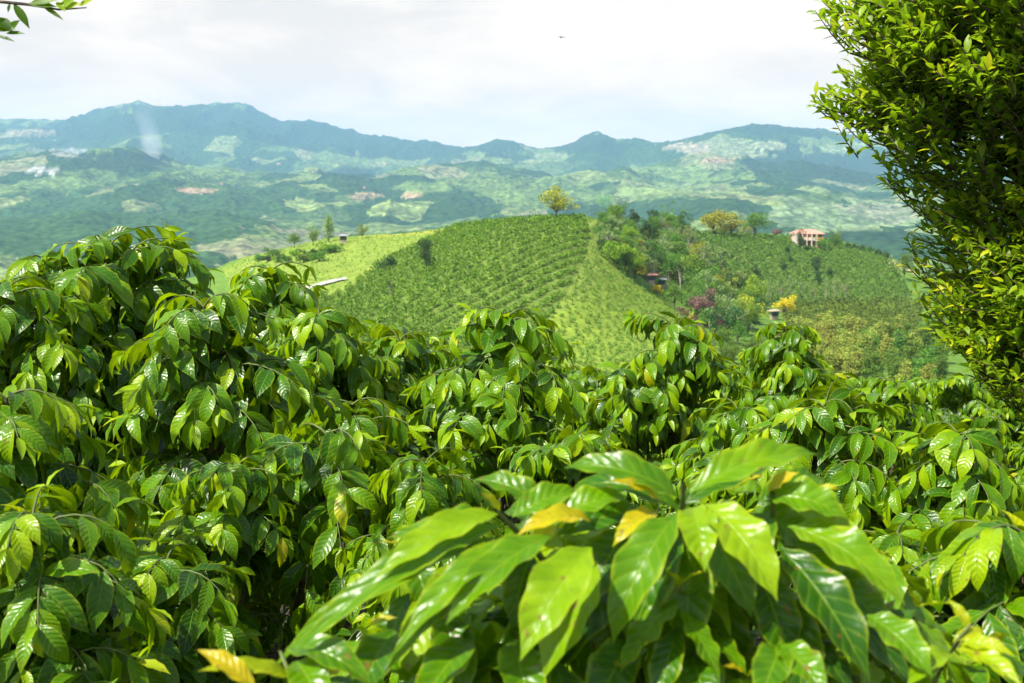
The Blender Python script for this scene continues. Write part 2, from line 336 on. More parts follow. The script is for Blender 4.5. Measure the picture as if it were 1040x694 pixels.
def build_terrain():
    front = np.radians(np.linspace(-42, 42, 1050)); side = np.radians(np.linspace(42, 318, 140)[1:-1])
    az = np.concatenate([front, side]); nc = len(az)
    rr = np.concatenate([np.exp(np.linspace(math.log(0.25), math.log(100), 120))[:-1], np.exp(np.linspace(math.log(100), math.log(620), 170))[:-1], np.exp(np.linspace(math.log(620), math.log(12000), 330))])
    # forward distance rings (so the front columns are dense where the photograph looks)
    R, A = np.meshgrid(rr, az, indexing='ij')
    X = R * np.sin(A); Y = R * np.cos(A)
    Z = terrain(X, Y)
    # soil clods and undulation near the camera
    Z = Z + np.where(R < 60, 0.10 * (fbm(X / 1.3, Y / 1.3, 4) - 0.5), 0)
    far = (R > 700)
    px, py = pix(X, np.maximum(Y, 0.1), Z)
    cover = np.zeros(X.shape + (4,), np.float32); cover[..., 3] = 1
    jx = px + 8 * (fbm(X / 9, Y / 9, 3) - 0.5); jy = py + 5 * (fbm(X / 9 + 50, Y / 9, 3) - 0.5)
    front_m = (Y > 60) & (R < 620)
    crest = np.interp(np.clip(px, -500, 1540), PXG, crestY)
    def setc(mask, c): cover[mask, 0], cover[mask, 1], cover[mask, 2] = c
    setc(R <= 60, (0.045, 0.032, 0.02))
    setc((R > 60), (0.075, 0.15, 0.025))
    setc(front_m, (0.11, 0.20, 0.03))
    vis = front_m & (Y < crest + 25) & (Y > 120)
    setc(vis & inpoly(jx, jy, P_COFFEE), (0.12, 0.18, 0.03))
    setc(vis & inpoly(jx, jy, P_PASTURE), (0.20, 0.28, 0.035))
    setc(vis & inpoly(jx, jy, P_STRIP), (0.20, 0.27, 0.045))
    setc(vis & inpoly(jx, jy, P_BRIGHT), (0.19, 0.26, 0.04))
    setc(vis & inpoly(jx, jy, [(330, 241), (480, 222), (480, 232), (400, 241)]), (0.28, 0.30, 0.05))
    setc(vis & inpoly(jx, jy, P_RIGHT), (0.10, 0.16, 0.03))
    setc(vis & inpoly(jx, jy, P_RIGHTLOW), (0.15, 0.24, 0.03))
    setc(vis & inpoly(jx, jy, P_TANPATH), (0.38, 0.36, 0.16))
    # far land: fields traced as soft patches (world patches of bare soil, pasture and quarry)
    def patch(cx, cy, rx, ry, c, y0=900):
        m = far & (((jx - cx) / rx) ** 2 + ((jy - cy) / ry) ** 2 < 1) & (Y > y0)
        setc(m, c)
    # default far cover flagged by alpha of zero: shader chooses
    fm = np.where(far, 1.0, 0.0)
    B = far.copy()
    mark = np.zeros(X.shape, np.float32)
    def fp(cx, cy, rx, ry, c, y0=900, y1=1e9):
        q = ((px - cx) / rx + 1.6 * (fbm(X / 110, Y / 130, 5, 0.6) - 0.5)) ** 2 + ((py - cy) / ry + 1.8 * (fbm(X / 100 + 9, Y / 130, 5, 0.6) - 0.5)) ** 2
        m = far & (q < 1) & (Y > y0) & (Y < y1); setc(m, c); mark[m] = 1
    forest = (0.020, 0.050, 0.020); nforest = (0.045, 0.105, 0.030); past = (0.17, 0.25, 0.07); soil = (0.42, 0.29, 0.17); grey = (0.42, 0.40, 0.36); lite = (0.28, 0.35, 0.11)
    fp(235, 135, 210, 36, forest, 6300); fp(420, 152, 90, 16, forest, 6300)
    fp(600, 148, 40, 14, forest, 5000); fp(500, 150, 30, 10, forest, 5000); fp(790, 132, 60, 7, forest, 5000)
    fp(130, 163, 45, 10, forest, 3000, 6000); fp(90, 235, 170, 38, nforest, 900, 3600); fp(260, 205, 55, 18, nforest, 900, 4200); fp(355, 178, 40, 9, forest, 2500, 6000)
    fp(60, 185, 60, 6, past); fp(215, 175, 40, 7, past); fp(310, 208, 20, 6, lite); fp(400, 213, 24, 7, lite); fp(430, 190, 30, 6, past)
    fp(198, 194, 19, 4, soil); fp(40, 173, 18, 5, grey); fp(68, 155, 20, 5, (0.34, 0.33, 0.28)); fp(30, 136, 28, 5, (0.36, 0.30, 0.2)); fp(370, 199, 14, 4, soil); fp(418, 198, 13, 3.5, soil)
    fp(735, 158, 50, 15, (0.24, 0.27, 0.12)); fp(700, 150, 26, 7, (0.36, 0.30, 0.2)); fp(728, 163, 18, 3, soil); fp(690, 178, 50, 9, past); fp(660, 195, 40, 8, (0.22, 0.30, 0.09))
    fp(850, 170, 110, 16, forest, 2500); fp(790, 150, 30, 8, forest, 3500); fp(855, 222, 75, 20, (0.20, 0.27, 0.12)); fp(900, 215, 40, 10, (0.25, 0.27, 0.16)); fp(880, 240, 70, 5, forest)
    fp(780, 148, 18, 5, (0.34, 0.36, 0.18)); fp(855, 150, 35, 6, (0.28, 0.34, 0.14)); fp(560, 200, 60, 7, past)
    V = np.stack([X, Y, Z], -1).reshape(-1, 3); C = cover.reshape(-1, 4); MK = mark.reshape(-1)
    idx = np.arange(len(rr) * nc).reshape(len(rr), nc)
    def grid(i0, i1):
        a = idx[i0:i1, :]; b = np.roll(a, -1, axis=1)
        return np.stack([a[:-1], a[1:], b[1:], b[:-1]], -1).reshape(-1, 4)
    cut1 = int(np.searchsorted(rr, 62)); cut2 = int(np.searchsorted(rr, 620))
    for nm, i0, i1 in (('ground', 0, cut1 + 1), ('hills', cut1, cut2 + 1), ('mountains', cut2, len(rr))):
        Q = grid(i0, i1); o = idx[i0, 0]; n = (i1 - i0) * nc
        v = V[o:o + n]; q = Q - o; c = C[o:o + n]; mk = MK[o:o + n]
        if nm == 'ground':                                   # close the little hole under the camera
            cpt = np.array([[0, 0, terrain(0.0, 0.01)]]); v = np.vstack([v, cpt]); c = np.vstack([c, c[:1]]); mk = np.append(mk, 0)
            k = len(v) - 1; s = np.arange(0, nc, 2); q = np.vstack([q, np.stack([np.full(len(s), k), s % nc, (s + 1) % nc, (s + 2) % nc], -1)])
        me = mesh_np(nm, v, q, M_ground[nm], {'cover': ('FLOAT_COLOR', c), 'mark': ('FLOAT', mk)})
        tag(link(nm, me), kind='structure')

def ground_mats():
    out = {}
    # near soil
    m, nt, p, o = newmat('soil'); l = nt.links.new
    t = N(nt, 'ShaderNodeTexCoord'); n = N(nt, 'ShaderNodeTexNoise'); n.inputs['Scale'].default_value = 5; n.inputs['Detail'].default_value = 9; l(t.outputs['Object'], n.inputs['Vector'])
    v = N(nt, 'ShaderNodeTexVoronoi'); v.inputs['Scale'].default_value = 16; l(t.outputs['Object'], v.inputs['Vector'])
    r = ramp(nt, [(0.3, (0.02, 0.013, 0.008)), (0.5, (0.05, 0.033, 0.018)), (0.62, (0.04, 0.06, 0.015)), (0.75, (0.09, 0.06, 0.035))]); l(n.outputs['Fac'], r.inputs['Fac'])
    l(r.outputs['Color'], p.inputs['Base Color']); p.inputs['Roughness'].default_value = 0.95
    b = N(nt, 'ShaderNodeBump'); b.inputs['Strength'].default_value = 1.0; b.inputs['Distance'].default_value = 0.05; l(v.outputs['Distance'], b.inputs['Height']); l(b.outputs['Normal'], p.inputs['Normal'])
    out['ground'] = m
    # hills: cover colour with grass mottling
    m, nt, p, o = newmat('hill_cover'); l = nt.links.new
    t = N(nt, 'ShaderNodeTexCoord'); a = N(nt, 'ShaderNodeAttribute', attribute_name='cover')
    n = N(nt, 'ShaderNodeTexNoise'); n.inputs['Scale'].default_value = 0.35; n.inputs['Detail'].default_value = 8; n.inputs['Roughness'].default_value = 0.7; l(t.outputs['Object'], n.inputs['Vector'])
    r = ramp(nt, [(0.3, (0.55, 0.6, 0.6)), (0.7, (1.35, 1.3, 1.2))]); l(n.outputs['Fac'], r.inputs['Fac'])
    x = N(nt, 'ShaderNodeMix', data_type='RGBA', blend_type='MULTIPLY'); x.inputs['Factor'].default_value = 1; l(a.outputs['Color'], x.inputs['A']); l(r.outputs['Color'], x.inputs['B'])
    l(x.outputs['Result'], p.inputs['Base Color']); p.inputs['Roughness'].default_value = 0.95; p.inputs['Specular IOR Level'].default_value = 0.1
    b = N(nt, 'ShaderNodeBump'); b.inputs['Strength'].default_value = 0.8; b.inputs['Distance'].default_value = 0.8; l(n.outputs['Fac'], b.inputs['Height']); l(b.outputs['Normal'], p.inputs['Normal'])
    out['hills'] = m
    # mountains: patchwork of forest, pasture, crops and bare soil
    m, nt, p, o = newmat('mountain_cover'); l = nt.links.new
    t = N(nt, 'ShaderNodeTexCoord'); a = N(nt, 'ShaderNodeAttribute', attribute_name='cover'); mk = N(nt, 'ShaderNodeAttribute', attribute_name='mark')
    wn = N(nt, 'ShaderNodeTexNoise'); wn.inputs['Scale'].default_value = 0.004; wn.inputs['Detail'].default_value = 4; l(t.outputs['Object'], wn.inputs['Vector'])
    wm = N(nt, 'ShaderNodeVectorMath', operation='MULTIPLY_ADD'); wm.inputs[1].default_value = (110, 110, 110); l(wn.outputs['Color'], wm.inputs[0]); l(t.outputs['Object'], wm.inputs[2])
    vs = N(nt, 'ShaderNodeVectorMath', operation='MULTIPLY'); vs.inputs[1].default_value = (1, 0.7, 1.0); l(wm.outputs[0], vs.inputs[0])
    v = N(nt, 'ShaderNodeTexVoronoi'); v.inputs['Scale'].default_value = 0.0055; l(vs.outputs[0], v.inputs['Vector'])
    sx = N(nt, 'ShaderNodeSeparateXYZ'); l(v.outputs['Color'], sx.inputs[0])
    n = N(nt, 'ShaderNodeTexNoise'); n.inputs['Scale'].default_value = 0.0016; n.inputs['Detail'].default_value = 5; n.inputs['Roughness'].default_value = 0.6; l(t.outputs['Object'], n.inputs['Vector'])
    cell = math_n(nt, 'ADD', math_n(nt, 'MULTIPLY', sx.outputs[0], 0.62), math_n(nt, 'MULTIPLY', n.outputs['Fac'], 0.42))
    fd = (0.018, 0.050, 0.018)
    r = ramp(nt, [(0.0, fd), (0.44, (0.035, 0.085, 0.022)), (0.50, (0.08, 0.14, 0.04)), (0.60, (0.15, 0.22, 0.06)), (0.70, (0.22, 0.28, 0.09)), (0.77, (0.23, 0.26, 0.11)), (0.80, (0.27, 0.25, 0.14)), (0.84, (0.15, 0.22, 0.06))]); l(cell, r.inputs['Fac'])
    x = N(nt, 'ShaderNodeMix', data_type='RGBA'); l(mk.outputs['Fac'], x.inputs['Factor']); l(r.outputs['Color'], x.inputs['A']); l(a.outputs['Color'], x.inputs['B'])
    # tree-sized mottling and hedgerow clumps
    tn = N(nt, 'ShaderNodeTexVoronoi'); tn.inputs['Scale'].default_value = 0.05; l(t.outputs['Object'], tn.inputs['Vector'])
    fine = N(nt, 'ShaderNodeTexNoise'); fine.inputs['Scale'].default_value = 0.02; fine.inputs['Detail'].default_value = 7; fine.inputs['Roughness'].default_value = 0.75; l(t.outputs['Object'], fine.inputs['Vector'])
    hr = ramp(nt, [(0.47, (0, 0, 0)), (0.55, (1, 1, 1))]); l(fine.outputs['Fac'], hr.inputs['Fac'])
    hx = N(nt, 'ShaderNodeMix', data_type='RGBA'); hx.inputs['B'].default_value = (0.022, 0.060, 0.02, 1)
    l(math_n(nt, 'MULTIPLY', hr.outputs['Color'], 0.58), hx.inputs['Factor']); l(x.outputs['Result'], hx.inputs['A'])
    mr = ramp(nt, [(0.0, (1.5, 1.5, 1.4)), (0.9, (0.4, 0.45, 0.5))]); l(tn.outputs['Distance'], mr.inputs['Fac'])
    y = N(nt, 'ShaderNodeMix', data_type='RGBA', blend_type='MULTIPLY'); y.inputs['Factor'].default_value = 0.8; l(hx.outputs['Result'], y.inputs['A']); l(mr.outputs['Color'], y.inputs['B'])
    l(y.outputs['Result'], p.inputs['Base Color']); p.inputs['Roughness'].default_value = 1.0; p.inputs['Specular IOR Level'].default_value = 0.05
    b = N(nt, 'ShaderNodeBump'); b.inputs['Strength'].default_value = 1.0; b.inputs['Distance'].default_value = 11.0; l(math_n(nt, 'SUBTRACT', fine.outputs['Fac'], math_n(nt, 'MULTIPLY', tn.outputs['Distance'], 0.7)), b.inputs['Height']); l(b.outputs['Normal'], p.inputs['Normal'])
    out['mountains'] = m
    return out
M_ground = ground_mats()
build_terrain()

# ------------------------------------------------------------ haze: real air
hm = bpy.data.materials.new('haze'); hm.use_nodes = True; hn = hm.node_tree; hn.nodes.clear()
ho = N(hn, 'ShaderNodeOutputMaterial'); hv = N(hn, 'ShaderNodeVolumePrincipled')
hv.inputs['Color'].default_value = (0.40, 0.69, 1.0, 1); hv.inputs['Density'].default_value = 0.000098; hv.inputs['Anisotropy'].default_value = 0.0
hn.links.new(hv.outputs['Volume'], ho.inputs['Volume'])
hb = MB(); hb.box(-12600, 12600, -12600, 12600, -1100, 775)
hz = link('haze', hb.mesh('haze', hm)); tag(hz, kind='stuff')

# ------------------------------------------------------------ leaf generator
SH_V = np.array([0, .06, .18, .32, .48, .64, .78, .88, .95, 1.0])
SH_W = np.array([.05, .22, .68, .94, 1.0, .86, .55, .26, .08, .0])
def leaves(P, D, Nn, Ln, W, K, Fo, age, rnd, nv=7, nu=4, wave=0.10, name='foliage', mat=None):
    """vectorised leaf blades: base P, direction D, upper normal Nn, length, width, bend K, fold Fo"""
    P, D, Nn = (np.asarray(a, float) for a in (P, D, Nn)); n = len(P)
    D = unit(D); S = unit(np.cross(D, Nn)); Nn = np.cross(S, D)
    Ln, W, K, Fo, age, rnd = (np.broadcast_to(np.asarray(a, float), (n,)) for a in (Ln, W, K, Fo, age, rnd))
    K = np.where(np.abs(K) < 1e-3, 1e-3, K)
    v = np.linspace(0, 1, nv + 1); u = np.linspace(-1, 1, nu + 1)
    w = np.interp(v, SH_V, SH_W)
    kv = K[:, None] * v[None]                                     # n, nv
    al = Ln[:, None] * np.sin(kv) / K[:, None]; dn = Ln[:, None] * (1 - np.cos(kv)) / K[:, None]
    Cc = P[:, None] + al[..., None] * D[:, None] - dn[..., None] * Nn[:, None]
    Nl = np.sin(kv)[..., None] * D[:, None] + np.cos(kv)[..., None] * Nn[:, None]
    hw = (W[:, None] / 2) * w[None]                               # n,nv
    au = np.abs(u)
    side = hw[:, :, None] * u[None, None] * np.cos(Fo)[:, None, None]
    ph = rnd[:, None, None] * 40
    up = hw[:, :, None] * (au[None, None] * np.sin(Fo)[:, None, None]) + (W[:, None, None] * wave) * (au ** 2)[None, None] * np.sin(v[None, :, None] * 21 + ph + np.sign(u)[None, None] * 1.3) * (w[None, :, None])
    V = Cc[:, :, None] + side[..., None] * S[:, None, None] + up[..., None] * Nl[:, :, None]
    nn = (nv + 1) * (nu + 1)
    base = np.arange(nn).reshape(nv + 1, nu + 1)
    q = np.stack([base[:-1, :-1], base[:-1, 1:], base[1:, 1:], base[1:, :-1]], -1).reshape(-1, 4)
    Q = (q[None] + (np.arange(n) * nn)[:, None, None]).reshape(-1, 4)
    lf = np.empty((n, nv + 1, nu + 1, 3), np.float32)
    lf[..., 0] = u[None, None]; lf[..., 1] = v[None, :, None]; lf[..., 2] = age[:, None, None]
    rr = np.repeat(rnd, nn)
    return mesh_np(name, V.reshape(-1, 3), Q, mat or M_coffee, {'leaf': ('FLOAT_VECTOR', lf.reshape(-1, 3)), 'rnd': ('FLOAT', rr)})

class LeafBag:
    def __init__(s): s.r = []
    def add(s, P, D, Nn, Ln, W, K, Fo, age): s.r.append((*P, *D, *Nn, Ln, W, K, Fo, age))
    def mesh(s, name, mat, nv=7, nu=4, wave=0.06, seed=1):
        a = np.array(s.r); rnd = np.random.RandomState(seed).rand(len(a))
        return leaves(a[:, 0:3], a[:, 3:6], a[:, 6:9], a[:, 9], a[:, 10], a[:, 11], a[:, 12], a[:, 13], rnd, nv, nu, wave, name, mat)

UP = np.array([0, 0, 1.0])
def shoot_leaves(bag, tw, pts, R, start=0.35, step=0.050, size=0.155, young=1.0, old_shade=0.0):
    """opposite leaf pairs along a branch polyline, hanging to both sides"""
    pts = np.array(pts); seg = np.linalg.norm(np.diff(pts, axis=0), axis=1); L_ = seg.sum(); cum = np.concatenate([[0], np.cumsum(seg)])
    s = L_ * start; k = 0
    while s < L_:
        p = np.array([np.interp(s, cum, pts[:, i]) for i in range(3)])
        q = np.array([np.interp(min(s + 0.02, L_), cum, pts[:, i]) for i in range(3)]); p0 = np.array([np.interp(s - 0.02, cum, pts[:, i]) for i in range(3)])
        T = unit(q - p0); side = np.cross(T, UP)
        side = unit(side) if np.linalg.norm(side) > 0.15 else unit(np.array([R.randn(), R.randn(), 0]))
        f = (L_ - s) / 0.16                                     # distance back from the tip
        tipness = max(0.0, 1 - f)
        out = unit(np.array([T[0], T[1], 0.0]))
        for sg in (-1, 1):
            if R.rand() < 0.05: continue
            ln = size * (0.80 + 0.42 * R.rand()) * (1 - 0.18 * tipness)
            droop = (0.2 + 0.6 * R.rand()) - (0.45 if R.rand() < 0.25 else 0)
            D = unit(side * sg * (0.75 - 0.25 * tipness) + unit(T + out * 0.5) * (0.50 + 0.35 * tipness) - UP * droop + R.randn(3) * 0.15)
            nn = UP * 1.0 + out * 0.45 + R.randn(3) * 0.28
            ag = 0.14 - old_shade + 0.34 * R.rand() + 0.34 * tipness * young + (0.12 * R.rand())  # lower leaves older, and darkened in colour to paint shade inside the shrub
            if R.rand() < 0.004: ag = 0.97
            bag.add(p + side * sg * 0.004, D, nn, ln, ln * (0.36 + 0.07 * R.rand()), 0.7 + 0.95 * R.rand(), 0.12 + 0.25 * R.rand(), ag)
        s += step * 0.88 * (0.85 + 0.3 * R.rand()); k += 1
    # terminal young pair
    T = unit(pts[-1] - pts[-2])
    for j in range(2 + (R.rand() < 0.5)):
        D = unit(T * 0.8 + R.randn(3) * 0.45 + UP * 0.1)
        ln = size * (0.4 + 0.3 * R.rand())
        bag.add(pts[-1], D, UP + R.randn(3) * 0.4, ln, ln * 0.33, 0.5 + 0.4 * R.rand(), 0.35, 0.60 + 0.22 * R.rand() * young)

def branch_path(p, az, L_, e0, e1, n, R):
    """an arching branch that droops from elevation e0 to e1"""
    pts = [np.array(p, float)]; a = az
    for i in range(n):
        t = (i + 0.5) / n; e = e0 + (e1 - e0) * t ** 0.9; a += R.randn() * 0.06
        pts.append(pts[-1] + (L_ / n) * np.array([math.cos(a) * math.cos(e), math.sin(a) * math.cos(e), math.sin(e)]))
    return pts

def coffee_protos(seed, H=2.0, RAD=0.8, hi=True, size=0.155):
    R = np.random.RandomState(seed); bag = LeafBag(); tw = MB(); st = MB()
    stems = [(R.randn() * 0.04, R.randn() * 0.04, 1.0)]
    for k in range(2): stems.append((R.randn() * 0.20, R.randn() * 0.20, 0.80 + 0.12 * R.rand()))
    for si, (bx, by, hf) in enumerate(stems):
        lean = np.array([bx, by, 0]) * 0.9
        sp = [np.array([bx * 0.35, by * 0.35, -0.15]) + lean * t + UP * (H * hf + 0.1) * t for t in np.linspace(0, 1, 9)]
        sp = [q - UP * 0.0 + np.array([R.randn(), R.randn(), 0]) * 0.012 for q in sp]
        st.tube(sp, np.linspace(0.024, 0.006, 9), 6)
        z = 0.22 * H; az = R.rand() * 6.28; sp = np.array(sp)
        while z < H * hf - 0.03:
            c = np.array([np.interp(z, sp[:, 2], sp[:, 0]), np.interp(z, sp[:, 2], sp[:, 1]), z])
            t = (H * hf - z) / (H * hf)
            for k in range(2):
                if R.rand() < min(0.80, max(0.0, (t - 0.18) * 2.3)): continue
                a = az + k * math.pi + R.randn() * 0.3
                Lb = RAD * min(1.0, 0.22 + 1.25 * t ** 0.60) * (0.8 + 0.35 * R.rand())
                e0 = math.radians(50 - 40 * min(1, t * 1.6) * 0.8 + R.randn() * 8); e1 = e0 - math.radians(75 + 40 * R.rand())
                pts = branch_path(c, a, Lb, e0, e1, 7, R)
                tw.tube(pts, np.linspace(0.005, 0.0014, len(pts)), 4)
                shoot_leaves(bag, tw, pts, R, start=0.5 if t > 0.3 else 0.15, size=size, old_shade=0.22 * min(1, t * 1.7))  # leaf colour darkens with depth below the top, as painted shade
                if Lb > 0.35 and R.rand() < 0.5:                 # side twig
                    i = 3; b = a + (0.7 if R.rand() < 0.5 else -0.7)
                    p2 = branch_path(pts[i], b, Lb * 0.55, e0 - 0.25, e1 - 0.1, 5, R)
                    tw.tube(p2, np.linspace(0.004, 0.002, len(p2)), 4); shoot_leaves(bag, tw, p2, R, start=0.25, size=size, old_shade=0.22 * min(1, t * 1.7))
            az += math.pi / 2 + R.randn() * 0.25; z += (0.068 if t > 0.25 else 0.045) * (0.8 + 0.4 * R.rand()) * (1.0 if si == 0 else 1.25)
        # crown shoot of young leaves
        shoot_leaves(bag, tw, [sp[-1] - UP * 0.16, sp[-1] - UP * 0.08, sp[-1] - UP * 0.02], R, start=0.05, step=0.035, size=size * 0.9)
    f = bag.mesh('foliage', M_coffee, *( (7, 4) if hi else (4, 2)), seed=seed)
    return f, tw.mesh('branches', M_twig, True), st.mesh('trunk', M_bark, True), len(bag.r)

HI = [coffee_protos(s, RAD=r) for s, r in ((11, 0.60), (12, 0.54), (13, 0.66), (14, 0.57))]
LO = [coffee_protos(s, RAD=r, hi=False) for s, r in ((21, 0.64), (22, 0.58), (23, 0.62))]
print('leaves per shrub', [h[3] for h in HI])

def coffee(proto, x, y, topz, rz, label, group='coffee shrubs of the near slope', s=None):
    g = float(terrain(x, y)); h = topz - g
    sc_ = s or h / 2.02
    base = topz - 2.02 * sc_ if s else g
    t = empty('coffee_shrub', (x, y, base), label, 'coffee shrub', group, rz, sc_)
    link('foliage', proto[0], t); link('branches', proto[1], t); link('trunk', proto[2], t)
    return t
# hand-placed shrubs: apex pixel, forward distance, prototype, label
SHRUBS = [
 (112, 235, 4.8, HI[2], 0.3, 'tall coffee shrub whose domed top meets the forested mountainside on the left', 1.22),
 (190, 296, 3.7, HI[0], 1.2, 'large coffee shrub of drooping leaves just in front of the tallest one', 1.06),
 (178, 240, 5.1, HI[0], 2.9, 'coffee shrub just right of the tallest dome, joined to it', 1.1),
 (44, 250, 4.9, HI[3], 5.3, 'coffee shrub just left of the tallest dome against the forest slope', 1.1),
 (2, 272, 4.3, HI[1], 2.2, 'coffee shrub filling the left edge beside the tallest dome', 1.05),
 (262, 262, 5.8, HI[3], 0.9, 'coffee shrub whose top peeks out right of the tallest dome', 1.12),
 (328, 306, 5.0, HI[1], 3.0, 'coffee shrub with shiny pale highlights below the bright hill field', 1.0),
 (30, 378, 2.7, HI[3], 4.0, 'near coffee shrub with large leaves at the left edge, middle height', 0.92),
 (505, 306, 4.6, HI[0], 5.1, 'round domed coffee shrub standing alone before the hillside coffee rows', 0.98),
 (412, 334, 5.6, HI[2], 1.9, 'coffee shrub between the pale glossy one and the round dome', 0.95),
 (685, 320, 6.0, HI[2], 2.6, 'broad coffee shrub with yellow-tipped top below the purple tree', 1.02),
 (792, 322, 7.6, HI[1], 1.0, 'coffee shrub right below the yellow flowering tree', 1.02),
 (765, 404, 4.3, HI[0], 3.6, 'dark coffee shrub between the broad shrub and the right hand mass', 0.92),
 (850, 400, 3.7, HI[2], 0.7, 'coffee shrub with dark veined leaves under the mixed canopy on the right', 0.9),
 (985, 425, 3.3, HI[1], 2.9, 'dark glossy coffee shrub beneath the tall small-leaved tree', 0.92),
 (425, 458, 3.0, HI[3], 1.4, 'low coffee shrub with a star of leaves behind the nearest branch', 0.85),
 (240, 452, 3.2, HI[1], 5.6, 'coffee shrub with hanging leaf clusters over the dark gap', 0.9),
 (70, 500, 2.1, HI[0], 3.3, 'nearest coffee shrub at the lower left corner with broad dark leaves', 0.86),
 (575, 436, 3.7, HI[2], 4.4, 'coffee shrub hidden behind the nearest branch, middle of the frame', 0.85),
 (900, 520, 2.6, HI[3], 5.0, 'coffee shrub in shade behind the nearest branch on the right', 0.85),
]
occupied = []
for (px, py, y, pr, rz, lab, s) in SHRUBS:
    p = at(px, py, y); coffee(pr, p[0], p[1], p[2] , rz, lab, 'coffee shrubs of the near slope'); occupied.append((p[0], p[1]))
# the rows behind
rf = np.random.RandomState(5)
rows = 0
ORD = ['first', 'second', 'third', 'fourth', 'fifth', 'sixth', 'seventh', 'last']
LMK = ['at the left edge', 'under the forested slope', 'left of the bright field', 'below the left shoulder trees', 'below the pale gravel road', 'below the dark round tree', 'below the central coffee rows', 'below the young planting',
       'below the wooded gully', 'below the yellow flowering tree', 'below the valley grove', 'beside the small-leaved tree', 'at the right edge']
for j, y in enumerate(np.arange(6.2, 16.5, 1.45)):
    half = y * 0.56 + 1.0
    for x in np.arange(-half, half, 1.35):
        xx = x + rf.uniform(-0.22, 0.22) + (j % 2) * 0.6; yy = y + rf.uniform(-0.25, 0.25)
        if min((xx - a) ** 2 + (yy - b) ** 2 for a, b in occupied) < 1.25 ** 2: continue
        g = float(terrain(xx, yy)); px_, _ = pix(xx, yy, g)
        if px_ < -90 or px_ > 1130: continue
        if yy < 7.6 and 555 < px_ < 625: continue
        h = 1.85 + rf.uniform(-0.16, 0.14)
        lim = np.interp(px_, [0, 200, 300, 420, 560, 600, 700, 850, 1000], [296, 300, 324, 338, 362, 368, 362, 378, 382]) + rf.uniform(-3, 8)
        top = min(g + h, CAMZ + yy * float(slope(lim)))
        if top - g < 1.2: top = g + 1.2
        coffee(LO[rf.randint(3)] if yy > 7.5 else HI[rf.randint(4)], xx, yy, top, rf.uniform(0, 6.28),
               'coffee shrub in the ' + ORD[j] + ' packed row behind the front shrubs, ' + LMK[int(np.clip(px_ // 85, 0, 12))], 'coffee shrubs packed behind the front ones'); rows += 1
print('row shrubs', rows)

